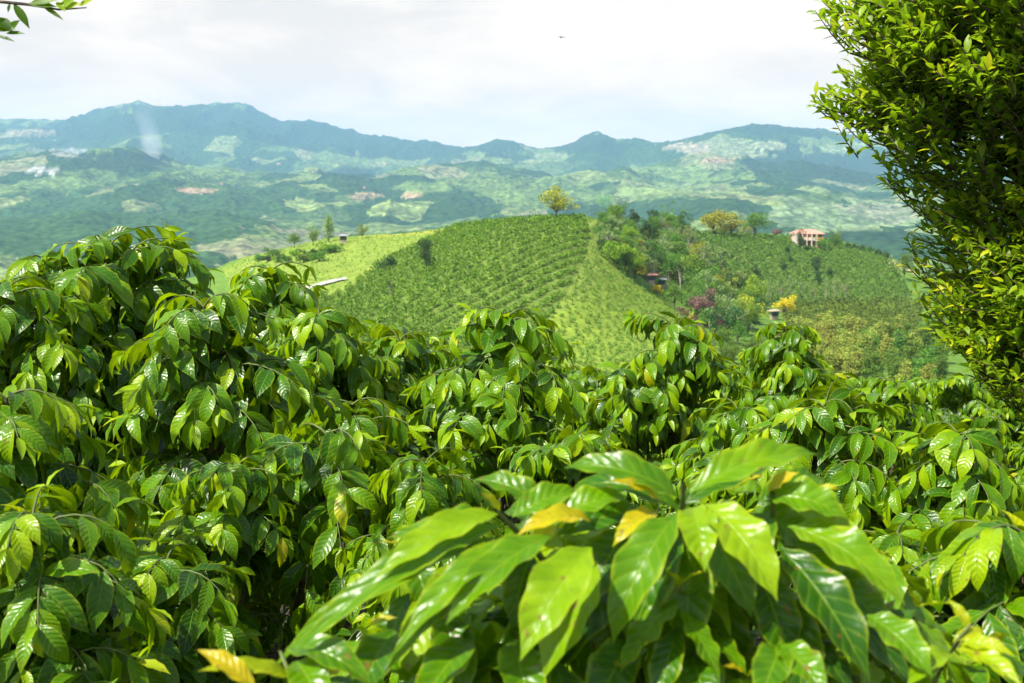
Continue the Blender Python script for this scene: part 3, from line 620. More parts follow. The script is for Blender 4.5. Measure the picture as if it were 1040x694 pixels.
# ------------------------------------------------------------ the nearest coffee shrub: its shoots placed one by one
def fore_shrub():
    R = np.random.RandomState(3); bag = LeafBag(); tw = MB(); st = MB()
    root = at(660, 560, 1.45); g = float(terrain(root[0], root[1]))
    t = empty('coffee_shrub', (root[0], root[1], g), 'nearest coffee shrub, its big yellow-green leaves out of focus in front', 'coffee shrub', 'coffee shrubs of the near slope')
    O = np.array([root[0], root[1], g])
    def leaf(bx, by, bd, tx, ty, td, wpx, age, K=0.5, roll=0.0, fold=0.25):
        a = at(bx, by, bd); b = at(tx, ty, td); d = b - a; ln = np.linalg.norm(d)
        ray = unit(-(a + b) / 2 + np.array([0, 0, CAMZ]))
        nn = UP * (1 - abs(roll)) + ray * 0.75 + np.array([roll, 0, 0])
        Du = unit(d); nn = unit(nn - Du * np.dot(nn, Du))
        # start direction raised so that the bent blade ends at the tip
        K = K * 1.7; D0 = unit(Du * math.cos(K / 2) + nn * math.sin(K / 2)); ln2 = ln * (K / 2) / math.sin(K / 2)
        N0 = unit(nn * math.cos(K / 2) - Du * math.sin(K / 2))
        bag.add(a - O, D0, N0, ln2, wpx / F * bd * 0.98, K, fold + 0.12, age - (0.06 if 0.3 < age < 0.8 else 0))
    LV = [
     # shoot in the middle
     (690, 506, 1.20, 572, 476, 1.24, 42, 0.52, 0.8, -0.1), (700, 500, 1.20, 830, 462, 1.26, 46, 0.56, 0.6, 0.1),
     (688, 522, 1.18, 622, 655, 1.10, 56, 0.60, 0.7, -0.2), (716, 512, 1.18, 790, 612, 1.08, 58, 0.70, 0.6, 0.2),
     (702, 516, 1.19, 716, 582, 1.10, 44, 0.74, 0.7, 0.0), (700, 548, 1.22, 698, 668, 1.16, 56, 0.40, 0.6, 0.0),
     (672, 512, 1.20, 618, 488, 1.17, 18, 0.98, 0.5, 0.0), (668, 520, 1.20, 622, 556, 1.16, 26, 0.95, 0.8, 0.0),
     (740, 560, 1.25, 768, 640, 1.2, 50, 0.34, 0.6, 0.2), (650, 560, 1.26, 560, 690, 1.18, 70, 0.22, 0.6, -0.2),
     # left shoot
     (512, 532, 1.16, 296, 668, 1.06, 40, 0.60, 0.55, -0.5), (506, 522, 1.16, 380, 590, 1.08, 40, 0.68, 0.55, -0.3),
     (530, 545, 1.14, 402, 664, 1.04, 38, 0.62, 0.5, -0.5), (560, 545, 1.14, 452, 636, 1.05, 46, 0.64, 0.6, -0.3),
     (600, 556, 1.12, 528, 672, 1.02, 64, 0.66, 0.5, -0.1), (500, 528, 1.2, 430, 540, 1.16, 34, 0.62, 0.5, -0.1),
     (600, 530, 1.18, 524, 545, 1.14, 28, 1.0, 0.9, 0.0), (566, 535, 1.16, 534, 568, 1.14, 24, 0.99, 0.8, 0.0),
     (508, 525, 1.18, 488, 500, 1.16, 16, 0.92, 0.4, 0.0), (520, 525, 1.2, 590, 500, 1.24, 36, 0.56, 0.6, 0.1),
     (560, 530, 1.2, 640, 505, 1.22, 38, 0.58, 0.6, 0.0), (540, 560, 1.2, 520, 640, 1.15, 40, 0.36, 0.6, 0.0),
     (560, 520, 1.26, 480, 488, 1.3, 34, 0.52, 0.7, 0.0), (640, 540, 1.25, 590, 620, 1.2, 60, 0.40, 0.6, 0.0),
     # right shoot
     (778, 505, 1.22, 862, 528, 1.18, 48, 0.64, 0.7, 0.2), (800, 535, 1.20, 920, 616, 1.10, 54, 0.74, 0.6, 0.4),
     (792, 556, 1.18, 884, 694, 1.06, 60, 0.34, 0.45, 0.2), (780, 500, 1.22, 812, 480, 1.2, 18, 0.94, 0.4, 0.1),
     (806, 512, 1.24, 872, 572, 1.18, 48, 0.66, 0.7, 0.3), (780, 520, 1.24, 752, 590, 1.18, 46, 0.50, 0.6, 0.0),
     (770, 512, 1.26, 838, 488, 1.32, 40, 0.56, 0.6, 0.1), (830, 580, 1.22, 905, 650, 1.14, 46, 0.5, 0.6, 0.3),
     (770, 580, 1.22, 800, 680, 1.15, 54, 0.26, 0.5, 0.1),
     # low ones
     (880, 625, 1.10, 948, 690, 1.02, 46, 0.52, 0.5, 0.3), (795, 655, 1.08, 770, 720, 1.0, 44, 0.56, 0.5, 0.0), (790, 655, 1.08, 840, 710, 1.0, 44, 0.56, 0.5, 0.2),
     (985, 640, 1.10, 962, 608, 1.12, 14, 0.97, 0.5, 0.0), (975, 655, 1.08, 1032, 668, 1.04, 22, 0.86, 0.7, 0.3), (970, 660, 1.08, 1040, 700, 1.0, 30, 0.82, 0.6, 0.3),
     (965, 664, 1.08, 920, 700, 1.02, 30, 0.62, 0.6, -0.2), (968, 652, 1.08, 1000, 640, 1.1, 16, 0.95, 0.5, 0.2),
     (300, 690, 1.05, 200, 682, 1.0, 22, 0.80, 0.6, -0.2), (290, 660, 1.1, 380, 700, 1.04, 42, 0.42, 0.9, 0.2), (260, 700, 1.0, 200, 660, 1.02, 26, 0.96, 0.5, 0.0),
     (300, 672, 1.08, 330, 730, 1.0, 46, 0.70, 0.5, 0.1), (400, 640, 1.2, 360, 720, 1.1, 48, 0.40, 0.5, -0.1), (450, 620, 1.2, 470, 720, 1.12, 52, 0.34, 0.5, 0.1),
     (480, 650, 1.15, 420, 730, 1.05, 50, 0.5, 0.5, -0.2), (520, 650, 1.15, 540, 740, 1.05, 54, 0.44, 0.5, 0.1), (640, 650, 1.18, 600, 740, 1.08, 56, 0.34, 0.5, 0), (700, 660, 1.18, 720, 740, 1.08, 56, 0.36, 0.5, 0.1),
    ]
    for r in LV: leaf(*r)
    # a second layer of leaves, older and set behind and below the first
    for r in LV[:32]:
        if r[6] < 30: continue
        ox, oy = R.uniform(-34, 34), R.uniform(4, 34)
        leaf(r[0] + ox * 0.4, r[1] + 14, r[2] + 0.05, r[3] + ox * 1.6, r[4] + oy, r[5] + 0.07, r[6] * R.uniform(0.85, 1.1), max(0.2, r[7] - R.uniform(0.0, 0.25)), r[8] * R.uniform(0.8, 1.3), r[9] + R.uniform(-0.25, 0.25))
    def rosette(px, py, d, n, size, ag, lean=0.0):
        c = at(px, py, d) - O; a0 = R.rand() * 6.28
        for i in range(n):
            a = a0 + i * 2.4 + R.randn() * 0.2; e = R.uniform(-0.75, 0.15)
            D = np.array([math.cos(a) * math.cos(e) + lean, math.sin(a) * math.cos(e) - 0.15, math.sin(e)])
            ln = size * R.uniform(0.75, 1.15); bag.add(c - UP * 0.012 * i, D, UP + np.array([math.cos(a), math.sin(a), 0]) * 0.3 + R.randn(3) * 0.15, ln, ln * R.uniform(0.36, 0.44), R.uniform(0.5, 1.3), R.uniform(0.15, 0.4), ag + R.uniform(-0.15, 0.2))
        for i in range(2): bag.add(c + UP * 0.004, unit(np.array([R.randn() * 0.6, -0.3, 0.5])), UP + R.randn(3) * 0.3, size * 0.4, size * 0.13, 0.5, 0.3, 0.95)
    for q in [(446, 590, 1.30, 7, .14, .5), (585, 590, 1.28, 7, .14, .5), (640, 585, 1.30, 7, .15, .45), (735, 610, 1.30, 8, .14, .45), (848, 590, 1.30, 7, .14, .5), (372, 640, 1.22, 7, .13, .5), (905, 570, 1.42, 7, .14, .45),
              (612, 506, 1.36, 7, .14, .6), (560, 515, 1.34, 6, .13, .62), (745, 500, 1.36, 7, .14, .6), (815, 510, 1.34, 7, .14, .62), (480, 560, 1.34, 7, .14, .55), (668, 560, 1.26, 6, .13, .6), (520, 620, 1.2, 7, .13, .5), (700, 620, 1.2, 6, .13, .45), (860, 640, 1.18, 7, .12, .5),
              (930, 620, 1.25, 6, .13, .5), (330, 690, 1.15, 7, .12, .5), (440, 680, 1.15, 7, .12, .45), (620, 690, 1.15, 7, .12, .4), (760, 690, 1.12, 7, .12, .4), (415, 560, 1.30, 6, .12, .5), (540, 570, 1.22, 6, .13, .45), (690, 600, 1.16, 6, .13, .4), (810, 600, 1.2, 7, .13, .4), (880, 660, 1.2, 7, .13, .4), (560, 660, 1.16, 7, .13, .35), (480, 620, 1.2, 7, .13, .4), (1000, 660, 1.3, 7, .13, .35)]: rosette(*q)
    def poly(pts, r0, r1):
        q = [at(*p) - O for p in pts]; tw.tube(q, np.linspace(r0, r1, len(q)), 6); return q
    base = at(660, 760, 1.5)
    a = poly([(670, 780, 1.5), (685, 640, 1.34), (692, 540, 1.22), (694, 490, 1.20)], 0.007, 0.003)
    b = poly([(670, 780, 1.5), (600, 640, 1.34), (545, 560, 1.2), (503, 518, 1.16)], 0.007, 0.003)
    c = poly([(670, 780, 1.5), (760, 640, 1.34), (785, 550, 1.24), (784, 500, 1.21)], 0.007, 0.003)
    poly([(920, 800, 1.15), (950, 690, 1.08), (972, 652, 1.08), (985, 635, 1.09)], 0.004, 0.002)
    poly([(420, 800, 1.2), (330, 730, 1.1), (296, 690, 1.06), (285, 662, 1.1)], 0.005, 0.002)
    poly([(670, 780, 1.5), (920, 800, 1.15)], 0.006, 0.004); poly([(670, 780, 1.5), (420, 800, 1.2)], 0.006, 0.005)
    # ordinary lower branches behind and below
    top = at(670, 780, 1.5) - O
    st.tube([np.array([0, 0.05, -0.1]), np.array([0.01, 0.03, 0.5]), top * 0.8 + UP * 0.0, top], [0.026, 0.02, 0.012, 0.008], 8)
    for k in range(34):
        z = 0.35 + 1.0 * R.rand() * (top[2] - 0.3) / 1.0; az = R.uniform(-0.3, math.pi + 0.3) if R.rand() < 0.7 else R.uniform(0, 6.28)
        Lb = R.uniform(0.4, 0.62); e0 = math.radians(R.uniform(5, 35))
        pts = branch_path((0, 0.03, min(z, top[2])), az, Lb, e0, e0 - 1.1, 6, R)
        tw.tube(pts, np.linspace(0.005, 0.002, len(pts)), 4); shoot_leaves(bag, tw, pts, R, start=0.25, young=0.6)
    link('foliage', bag.mesh('foliage', M_coffee, 16, 6, 0.10, 5), t); link('branches', tw.mesh('branches', M_twig, True), t); link('trunk', st.mesh('trunk', M_bark, True), t)
fore_shrub()
# shoot hanging in at the right edge
p = at(1085, 530, 1.75); coffee(HI[0], p[0], p[1], p[2], 2.0, 'coffee shrub whose pale leaf cluster enters at the lower right edge')

# ------------------------------------------------------------ small weeds on the ground between the shrubs
def weeds():
    R = np.random.RandomState(9); n = 9000
    y = R.uniform(1.0, 9, n); x = R.uniform(-0.62, 0.62, n) * (y + 1.0)
    keep = fbm(x / 0.8, y / 0.8, 3) > 0.42; x = x[keep]; y = y[keep]; n = len(x)
    z = terrain(x, y) + R.rand(n) ** 1.5 * 0.55
    az = R.rand(n) * 6.28; D = np.stack([np.cos(az), np.sin(az), R.uniform(-0.2, 0.7, n)], -1); Nn = np.tile(UP, (n, 1)) + R.randn(n, 3) * 0.4
    ln = R.uniform(0.03, 0.09, n)
    me = leaves(np.stack([x, y, z], -1), D, Nn, ln, ln * 0.5, 0.6, 0.2, R.rand(n), R.rand(n), 3, 2, 0.05, 'undergrowth', M_weed)
    tag(link('undergrowth', me), kind='stuff')
weeds()

# ------------------------------------------------------------ tall small-leaved tree at the right
def right_tree():
    R = np.random.RandomState(31); bag = LeafBag(); tw = MB(); st = MB()
    dep = 4.3; cx = at(1125, 200, dep)[0]; g = float(terrain(cx, dep))
    t = empty('tree', (cx, dep, g), 'tall dark tree with small pointed leaves filling the right edge', 'tree')
    prof = [(-160, 190), (-80, 260), (-20, 300), (30, 285), (60, 275), (98, 283), (130, 262), (165, 225), (200, 202), (235, 188), (265, 198), (300, 205), (330, 198), (360, 180), (385, 130), (410, 70), (430, 20)]
    zz = np.array([CAMZ + dep * float(slope(a)) for a, b in prof])[::-1] - g; rr = np.array([b / F * dep for a, b in prof])[::-1]
    # trunk and limbs
    st.tube([(0, 0, -0.2), (0.03, 0.02, 0.5), (0.0, 0.05, 1.2), (-0.04, 0.0, 2.2), (0, 0, zz.max() - 0.3)], [0.085, 0.075, 0.065, 0.05, 0.012], 8)
    nl = 0
    for k in range(8600):
        z = R.uniform(zz.min(), zz.max())
        if k > 6000: z = at(900, R.uniform(-20, 110), dep)[2] - g
        rad = float(np.interp(z, zz, rr)); az = R.rand() * 6.28
        if math.sin(az) > 0.55 and R.rand() < 0.6: continue
        lump = 0.86 + 0.20 * math.sin(az * 5 + z * 6) * math.sin(z * 9 + az * 2) 
        f = R.uniform(0.1, 1.0) ** 0.4; rad2 = rad * lump
        tip = np.array([math.cos(az) * rad2 * f, math.sin(az) * rad2 * f, z])
        e = R.uniform(0.15, 0.9)
        Lt = R.uniform(0.13, 0.26); d = unit(np.array([math.cos(az + R.randn() * 0.4), math.sin(az + R.randn() * 0.4), 0]) * math.cos(e) + UP * math.sin(e))
        p0 = tip - d * Lt; mid_ = p0 + d * Lt * 0.5 - UP * 0.01
        if R.rand() < 0.12: tw.tube([p0 * np.array([0.3, 0.3, 1]) - UP * min(0.25, 0.3 * rad), p0, mid_, tip], [0.007, 0.004, 0.003, 0.0015], 4)
        else: tw.tube([p0, mid_, tip], [0.004, 0.003, 0.0015], 4)
        nL = int(Lt / 0.018); phi = R.rand() * 6.28
        a1 = unit(np.cross(d, UP)); a2 = np.cross(d, a1)
        bright = R.rand() < 0.24
        for i in range(nL):
            s = (i + 0.5) / nL; p = p0 + d * Lt * s; phi += 2.4
            rad_dir = a1 * math.cos(phi) + a2 * math.sin(phi)
            D = unit(rad_dir * (0.8 - 0.35 * s) + d * 0.8 + R.randn(3) * 0.15)
            ln = R.uniform(0.054, 0.088) * (1 - 0.25 * s)
            ag = 0.33 + 0.32 * R.rand() + 0.42 * max(0, s - 0.35) + (0.35 * s if bright else 0) + (0.06 if f > 0.85 else 0)
            bag.add(p, D, UP + d * 0.4 + R.randn(3) * 0.3, ln, ln * R.uniform(0.34, 0.44), R.uniform(0.2, 0.7), 0.25, ag); nl += 1
    print('tree leaves', nl)
    link('trunk', st.mesh('trunk', M_bark, True), t); link('branches', tw.mesh('branches', M_bark, True), t); link('crown', bag.mesh('crown', M_tree, 4, 2, 0.03, 8), t)
right_tree()

# leafy branch that reaches in at the upper left from a tree standing outside the picture
def corner_tree():
    R = np.random.RandomState(41); bag = LeafBag(); tw = MB(); st = MB()
    D0 = 2.6; g = float(terrain(-2.4, 2.3)); t = empty('tree', (-2.4, 2.3, g), 'leafy branch tips hanging in from a tree at the upper left corner', 'tree')
    O = np.array([-2.4, 2.3, g])
    st.tube([(0, 0, -0.2), (0.03, 0, 1.0), (0.0, 0.05, 2.0), (0.05, 0.1, 2.9)], [0.07, 0.06, 0.05, 0.025], 8)
    A = at(-90, -40, D0) - O; st.tube([(0.03, 0.08, 2.4), (A + np.array([0.03, 0.08, 2.4])) / 2 + UP * 0.06, A], [0.03, 0.02, 0.01], 6)
    def tw_(pts): q = [at(*p) - O for p in pts]; tw.tube(q, np.linspace(0.006, 0.0015, len(q)), 5); return q
    tw_([(-90, -40, D0), (-20, 0, D0), (30, 5, D0), (60, 10, D0), (88, 8, D0)]); tw_([(-90, -40, D0), (-40, 10, D0), (-10, 30, D0), (5, 32, D0)]); tw_([(-90, -40, D0), (0, -14, D0), (60, -10, D0), (95, -3, D0)])
    def lf(b, c, wd, age, K=0.3):
        a = at(b[0], b[1], D0); e = at(c[0], c[1], D0 - 0.02); d = e - a; nn = unit(-a + np.array([0, 0, CAMZ])) * 0.8 + UP * 0.5
        bag.add(a - O, d, nn, np.linalg.norm(d), wd / F * D0, K, 0.2, age)
    for r in [((14, 4), (30, 27), 9, .3), ((44, 7), (64, 18), 5, .2), ((28, 4), (56, 4), 8, .35), ((60, 8), (74, -2), 9, .8), ((66, 8), (80, 2), 8, .95), ((80, 6), (92, -1), 6, .95), ((58, 2), (66, 10), 8, .85), ((8, 32), (-6, 16), 14, .3), ((8, 32), (18, 20), 8, .35), ((6, 34), (24, 32), 5, .35), ((-4, 36), (14, 40), 4, .15), ((10, 4), (8, 12), 3, .2), ((30, 4), (60, -4), 9, .4), ((-2, 18), (12, 30), 12, .3), ((0, 30), (14, 28), 9, .3)]: lf(*r)
    for k in range(260):
        p = at(R.uniform(-330, 60), R.uniform(-170, -12), D0 + R.uniform(-0.35, 0.35)) - O; az = R.rand() * 6.28
        ln = R.uniform(0.045, 0.07); bag.add(p, np.array([math.cos(az), math.sin(az), R.uniform(-0.5, 0.6)]), UP + R.randn(3) * 0.4, ln, ln * 0.36, 0.4, 0.2, R.uniform(0.1, 0.7))
    for k in range(14):
        e = at(R.uniform(-300, 50), R.uniform(-160, -20), D0) - O; tw.tube([A, (A + e) / 2 + UP * 0.03, e], [0.006, 0.004, 0.0015], 4)
    link('trunk', st.mesh('trunk', M_bark, True), t); link('branches', tw.mesh('branches', M_bark, True), t); link('crown', bag.mesh('crown', M_tree, 6, 4, 0.03, 9), t)
corner_tree()

# ------------------------------------------------------------ mid-distance vegetation
def leafcards(C, size, R, flat=0.0):
    """small diamond-shaped leaf clumps at centres C"""
    n = len(C); d = unit(R.randn(n, 3)); e = unit(np.cross(d, R.randn(n, 3))); s = size * R.uniform(0.6, 1.3, n)[:, None]
    if flat: d[:, 2] *= (1 - flat); e[:, 2] *= (1 - flat)
    V = np.stack([C - d * s, C - e * s * 0.6, C + d * s, C + e * s * 0.6], 1)
    return V.reshape(-1, 3), np.arange(4 * n).reshape(n, 4)
def crown_pts(R, n, cl, rad, up=0.55):
    """n points on a set of clump spheres (cl: list of centre+radius)"""
    cl = np.array(cl); k = R.choice(len(cl), n, p=cl[:, 3] ** 2 / (cl[:, 3] ** 2).sum())
    d = unit(R.randn(n, 3)); r = cl[k, 3] * R.uniform(0.55, 1.05, n)
    return cl[k, :3] + d * r[:, None] * np.array([1, 1, 0.8])
def tree_proto(kind, fm, seed):
    R = np.random.RandomState(seed); st = MB(); bark = M_bark
    if kind == 'round':
        h = 8; cl = [(*(R.randn(3) * (1.5, 1.5, 1.3) + (0, 0, 4.8)), R.uniform(1.0, 1.7)) for _ in range(16)]; n, s = 2200, 0.20; tops = 2.4
    elif kind == 'loose':
        cl = [(*(R.randn(3) * (1.7, 1.7, 1.9) + (0, 0, 6.0)), R.uniform(0.6, 1.2)) for _ in range(18)]; n, s = 1300, 0.19; tops = 4.0; bark = M_palebark
    elif kind == 'umbrella':
        cl = [(R.uniform(-4.6, 4.6), R.uniform(-4.6, 4.6), 5.6 + R.uniform(-0.5, 0.7), R.uniform(0.8, 1.3)) for _ in range(26)]; cl = [c for c in cl if c[0] ** 2 + c[1] ** 2 < 21]; n, s = 2400, 0.22; tops = 3.4
    elif kind == 'tall':
        cl = [(R.randn() * 0.5, R.randn() * 0.5, z, 1.15 * math.sin(math.pi * (z - 0.6) / 11.4) ** 0.7 + 0.15) for z in np.linspace(1.6, 11, 16)]; n, s = 1500, 0.20; tops = 8
    elif kind == 'bush':
        cl = [(*(R.randn(3) * (0.9, 0.9, 0.45) + (0, 0, 1.3)), R.uniform(0.6, 1.0)) for _ in range(9)]; n, s = 900, 0.17; tops = 1.0
    if kind in ('banana', 'palm'):
        big = kind == 'palm'; H = 7.0 if big else 2.2; bag = LeafBag(); m = 16 if big else 9; Ln = 2.3 if big else 2.2
        for i in range(m):
            a = i * 2.4; e = R.uniform(0.2, 1.2); bag.add((0, 0, H), (math.cos(a) * math.cos(e), math.sin(a) * math.cos(e), math.sin(e)), (-math.cos(a) * math.sin(e), -math.sin(a) * math.sin(e), math.cos(e)), Ln, 0.55 if not big else 0.4, 1.5, 0.3, R.rand())
        st.tube([(0, 0, -0.5), (0.1, 0, H * 0.5), (0, 0, H)], [0.14, 0.11, 0.09], 6)
        return bag.mesh('crown', FM[fm], 6, 2, 0.05), st.mesh('trunk', M_palebark if big else M_twig, True)
    V, Q = leafcards(crown_pts(R, n, cl, 1), s, R)
    rnd = np.clip(R.rand(n) * 0.7 + 0.3 * vnoise(V[::4, 0] * 0.9 + 30, V[::4, 2] * 0.9 + 7), 0, 1)
    me = mesh_np('crown', V, Q, FM[fm], {'rnd': ('FLOAT', np.repeat(rnd, 4))}, smooth=False)
    cc = np.array(cl)
    st.tube([(0, 0, -0.8), (0.05, 0.03, tops * 0.5), (0, 0, tops), (0.1, 0, min(cc[:, 2].max(), tops + 2.5))], [0.22, 0.16, 0.12, 0.05], 6)
    for c in cl[:12]: st.tube([(0, 0, tops * R.uniform(0.5, 0.95)), (c[0] * 0.5, c[1] * 0.5, (c[2] + tops) / 2 * 0.95), c[:3]], [0.09, 0.06, 0.02], 4)
    return me, st.mesh('trunk', bark, True)
_cache = {}
def plant(kind, fm, seed, px, py, hpx, label, group=None, cat='tree', y0=120, base=True, widen=1.0, name='tree'):
    key = (kind, fm, seed % 3)
    if key not in _cache: _cache[key] = tree_proto(kind, fm, 100 + seed % 3 * 7 + len(_cache))
    full = {'round': 7.3, 'loose': 9.2, 'umbrella': 7.0, 'tall': 12.2, 'bush': 2.8, 'banana': 3.6, 'palm': 7.6}[kind]
    p = hit(px, py, y0)
    s = hpx / F * p[1] / full
    t = empty(name, p - np.array([0, 0, 0.1]), label, cat, group, (seed * 2.39) % 6.28, s)
    t.scale = (s * widen, s * widen, s)
    link('crown', _cache[key][0], t); link('trunk', _cache[key][1], t)
    return t
# single trees one can name
plant('round', 'gold', 1, 565, 223, 31, 'lone pale-green tree standing on the crest of the central hill', widen=1.15)
plant('round', 'dark', 2, 433, 275, 30, 'dark round tree on the left flank of the coffee rows', widen=0.75)
plant('bush', 'dark', 1, 396, 274, 15, 'small dark tree left of the dark round one', widen=0.8)
plant('loose', 'mid', 2, 396, 304, 22, 'thin grey-green tree below the small dark one', widen=0.8)
plant('round', 'yellow', 2, 795, 322, 22, 'bright yellow flowering tree above the tan shed', widen=1.0, cat='flowering tree')
plant('round', 'purple', 1, 711, 333, 36, 'reddish purple tree at the foot of the wooded gully', widen=1.0)
plant('round', 'purple', 2, 726, 338, 22, 'smaller purplish tree touching the reddish purple one', widen=1.0)
plant('round', 'gold', 2, 724, 241, 26, 'broad golden tree on the right crest, left one of the clump', widen=1.5)
plant('round', 'gold', 3, 742, 242, 25, 'broad golden tree on the right crest, middle of the clump', widen=1.4)
plant('round', 'mid', 3, 766, 242, 24, 'greener broad tree at the right end of the crest clump', widen=1.3)
plant('bush', 'purple', 3, 788, 240, 8, 'small reddish tree between the crest clump and the orange house')
plant('bush', 'purple', 0, 672, 234, 9, 'small reddish tree on the crest above the wooded gully')
plant('round', 'dark', 3, 812, 255, 18, 'dark tree in front of the orange house', widen=0.8)
plant('round', 'mid', 4, 833, 257, 15, 'green tree touching the right corner of the orange house', widen=0.9)
plant('bush', 'dark', 5, 822, 256, 7, 'low dark bush before the door of the orange house', widen=1.2)
plant('round', 'mid', 5, 848, 255, 18, 'green tree just right of the orange house', widen=0.8)
plant('loose', 'pale', 5, 851, 251, 22, 'thin pale tree rising behind the tree right of the house', widen=0.5)
for i, (a, b, h) in enumerate([(862, 254, 9), (876, 256, 8), (884, 258, 9), (892, 262, 11), (901, 265, 10), (868, 254, 8)]):
    plant('bush', 'dark', i, a, b, h, 'small dark tree in the line along the tan slope right of the house', 'trees along the tan slope', widen=0.7)
plant('round', 'mid', 6, 918, 285, 26, 'tree by the tan slope partly behind the small-leaved tree', widen=0.8)
# left shoulder
plant('tall', 'pale', 1, 334, 246, 30, 'tall narrow tree on the left shoulder of the hill', widen=1.6)
plant('round', 'pale', 2, 318, 249, 18, 'brownish tree left of the tall narrow one on the left shoulder')
plant('round', 'mid', 3, 299, 252, 14, 'dark green tree at the left end of the shoulder trees')
plant('round', 'pale', 4, 368, 243, 15, 'olive round tree standing alone on the bright field edge', widen=0.8)
for i in range(16):
    plant('bush', ('mid', 'fresh', 'dark')[i % 3], i, 262 + i * 5.2, 272 - i * 0.9 + rf.uniform(-7, 5), rf.uniform(6, 12), 'low bush of the scrub on the left shoulder above the bright field', 'scrub bushes on the left shoulder', 'bush', widen=1.2, name='bush')
# crest fringe of the central hill
for i in range(10):
    plant('banana', 'fresh', i, 500 + i * 5 + rf.uniform(-2, 2), 224 - i * 0.4, rf.uniform(6, 9), 'banana plant in the fringe along the central crest', 'banana plants along the central crest', 'banana plant', name='banana_plant')
# the wooded gully
GULLY = [(600, 216), (620, 220), (650, 228), (690, 236), (712, 262), (735, 290), (770, 315), (770, 345), (730, 350), (695, 320), (660, 300), (625, 282), (612, 262), (604, 240)]
gk = [('round', 'mid'), ('round', 'dark'), ('loose', 'pale'), ('round', 'fresh'), ('loose', 'mid'), ('banana', 'fresh'), ('palm', 'pale'), ('round', 'gold'), ('bush', 'yellow'), ('bush', 'gold'), ('tall', 'mid'), ('bush', 'purple')]
gw = np.array([5, 4, 3, 2, 3, 2.2, 1, 1, .7, 1.2, 1, .4]); gw /= gw.sum()
cnt = 0
while cnt < 200:
    a, b = rf.uniform(598, 775), rf.uniform(216, 350)
    if not inpoly(np.array([a]), np.array([b]), GULLY)[0]: continue
    k, f = gk[rf.choice(len(gk), p=gw)]; hp = {'round': (15, 29), 'loose': (20, 36), 'banana': (9, 15), 'palm': (16, 26), 'bush': (8, 14), 'tall': (16, 26)}[k]
    sc_ = np.interp(b, [216, 340], [0.7, 1.25])
    nm = {'banana': 'banana_plant', 'palm': 'palm_tree', 'bush': 'bush'}.get(k, 'tree')
    zone = ('upper ' if b < 258 else 'middle ' if b < 305 else 'lower ') + ('left' if a < 655 + (b - 216) * 0.35 else 'right')
    shp = {'round': 'rounded', 'loose': 'airy', 'tall': 'narrow'}.get(k, ''); colr = {'mid': 'green', 'dark': 'dark green', 'pale': 'grey-green', 'fresh': 'light green', 'gold': 'yellowish'}.get(f, '')
    lab = {'banana': 'banana plant with arching leaves in the wooded gully', 'palm': 'slender palm rising from the wooded gully', 'bush': 'small bush in the wooded gully between the slopes'}.get(k, shp + ' ' + colr + ' tree in the ' + zone + ' of the wooded gully')
    if f == 'yellow': lab = 'yellow-leaved bush in the wooded gully'
    plant(k, f, cnt, a, b, rf.uniform(*hp) * sc_, lab, (nm.replace('_', ' ') + 's').replace('bushs', 'bushes') + ' of the wooded gully', nm.replace('_', ' '), widen=rf.uniform(0.8, 1.1), name=nm); cnt += 1
plant('round', 'fresh', 7, 682, 278, 20, 'vivid lime round tree in the upper gully', widen=0.9)
# line of banana along the diagonal drive and hedge of pale trees on the right slope
for i in range(12):
    plant('banana', 'pale', i, 706 + i * 6, 246 + i * 2.8 + (i * i) * 0.03, 8, 'pale banana plant in the diagonal line crossing the right slope', 'banana plants of the diagonal line', 'banana plant', name='banana_plant')
for i in range(9):
    plant('loose', 'pale', i, 770 + i * 11 + rf.uniform(-3, 3), 308 + rf.uniform(-3, 3), rf.uniform(20, 27), 'thin pale tree in the sparse belt across the right slope', 'thin trees across the right slope', widen=0.6)
for i in range(8):
    plant('round', 'dark', i, 715 + rf.uniform(0, 130), 268 + rf.uniform(-10, 22), rf.uniform(9, 15), 'shade tree scattered over the coffee of the right slope', 'shade trees of the right slope', widen=0.8)
# poplar-like grove, lower right
GZ = [', left end', ', shed side', ', left of its centre', ', near its centre', ', right of its centre', ', right part', ', far right part', ', by the leaf tips', ', behind the tall tree', ', hidden end']
for i in range(95):
    a = rf.uniform(792, 960); b = rf.uniform(352, 400)
    plant('tall', 'bamboo' if a < 872 or rf.rand() < .25 else 'mid', i, a, b, rf.uniform(28, 42), ('slim yellow-green tree of the grove at the valley foot' if a < 872 else 'slim darker tree of the valley grove') + GZ[int((a - 792) // 17)] + (', front edge' if b > 385 else ', back edge' if b < 362 else ', middle depth'), 'trees of the valley grove' if a < 872 else 'darker trees of the valley grove', widen=1.7, y0=100)
for i in range(14):
    a = rf.uniform(700, 800); plant('loose' if i % 2 else 'round', 'pale' if i % 2 else 'mid', i, a, rf.uniform(345, 380), rf.uniform(22, 36), ('airy grey-green' if i % 2 else 'rounded green') + ' tree of the wood below the shed, ' + ['far left', 'left', 'middle', 'right', 'far right'][int((a - 700) // 20.01)] + ' of it', 'trees of the loose wood below the shed', widen=0.8, y0=100)

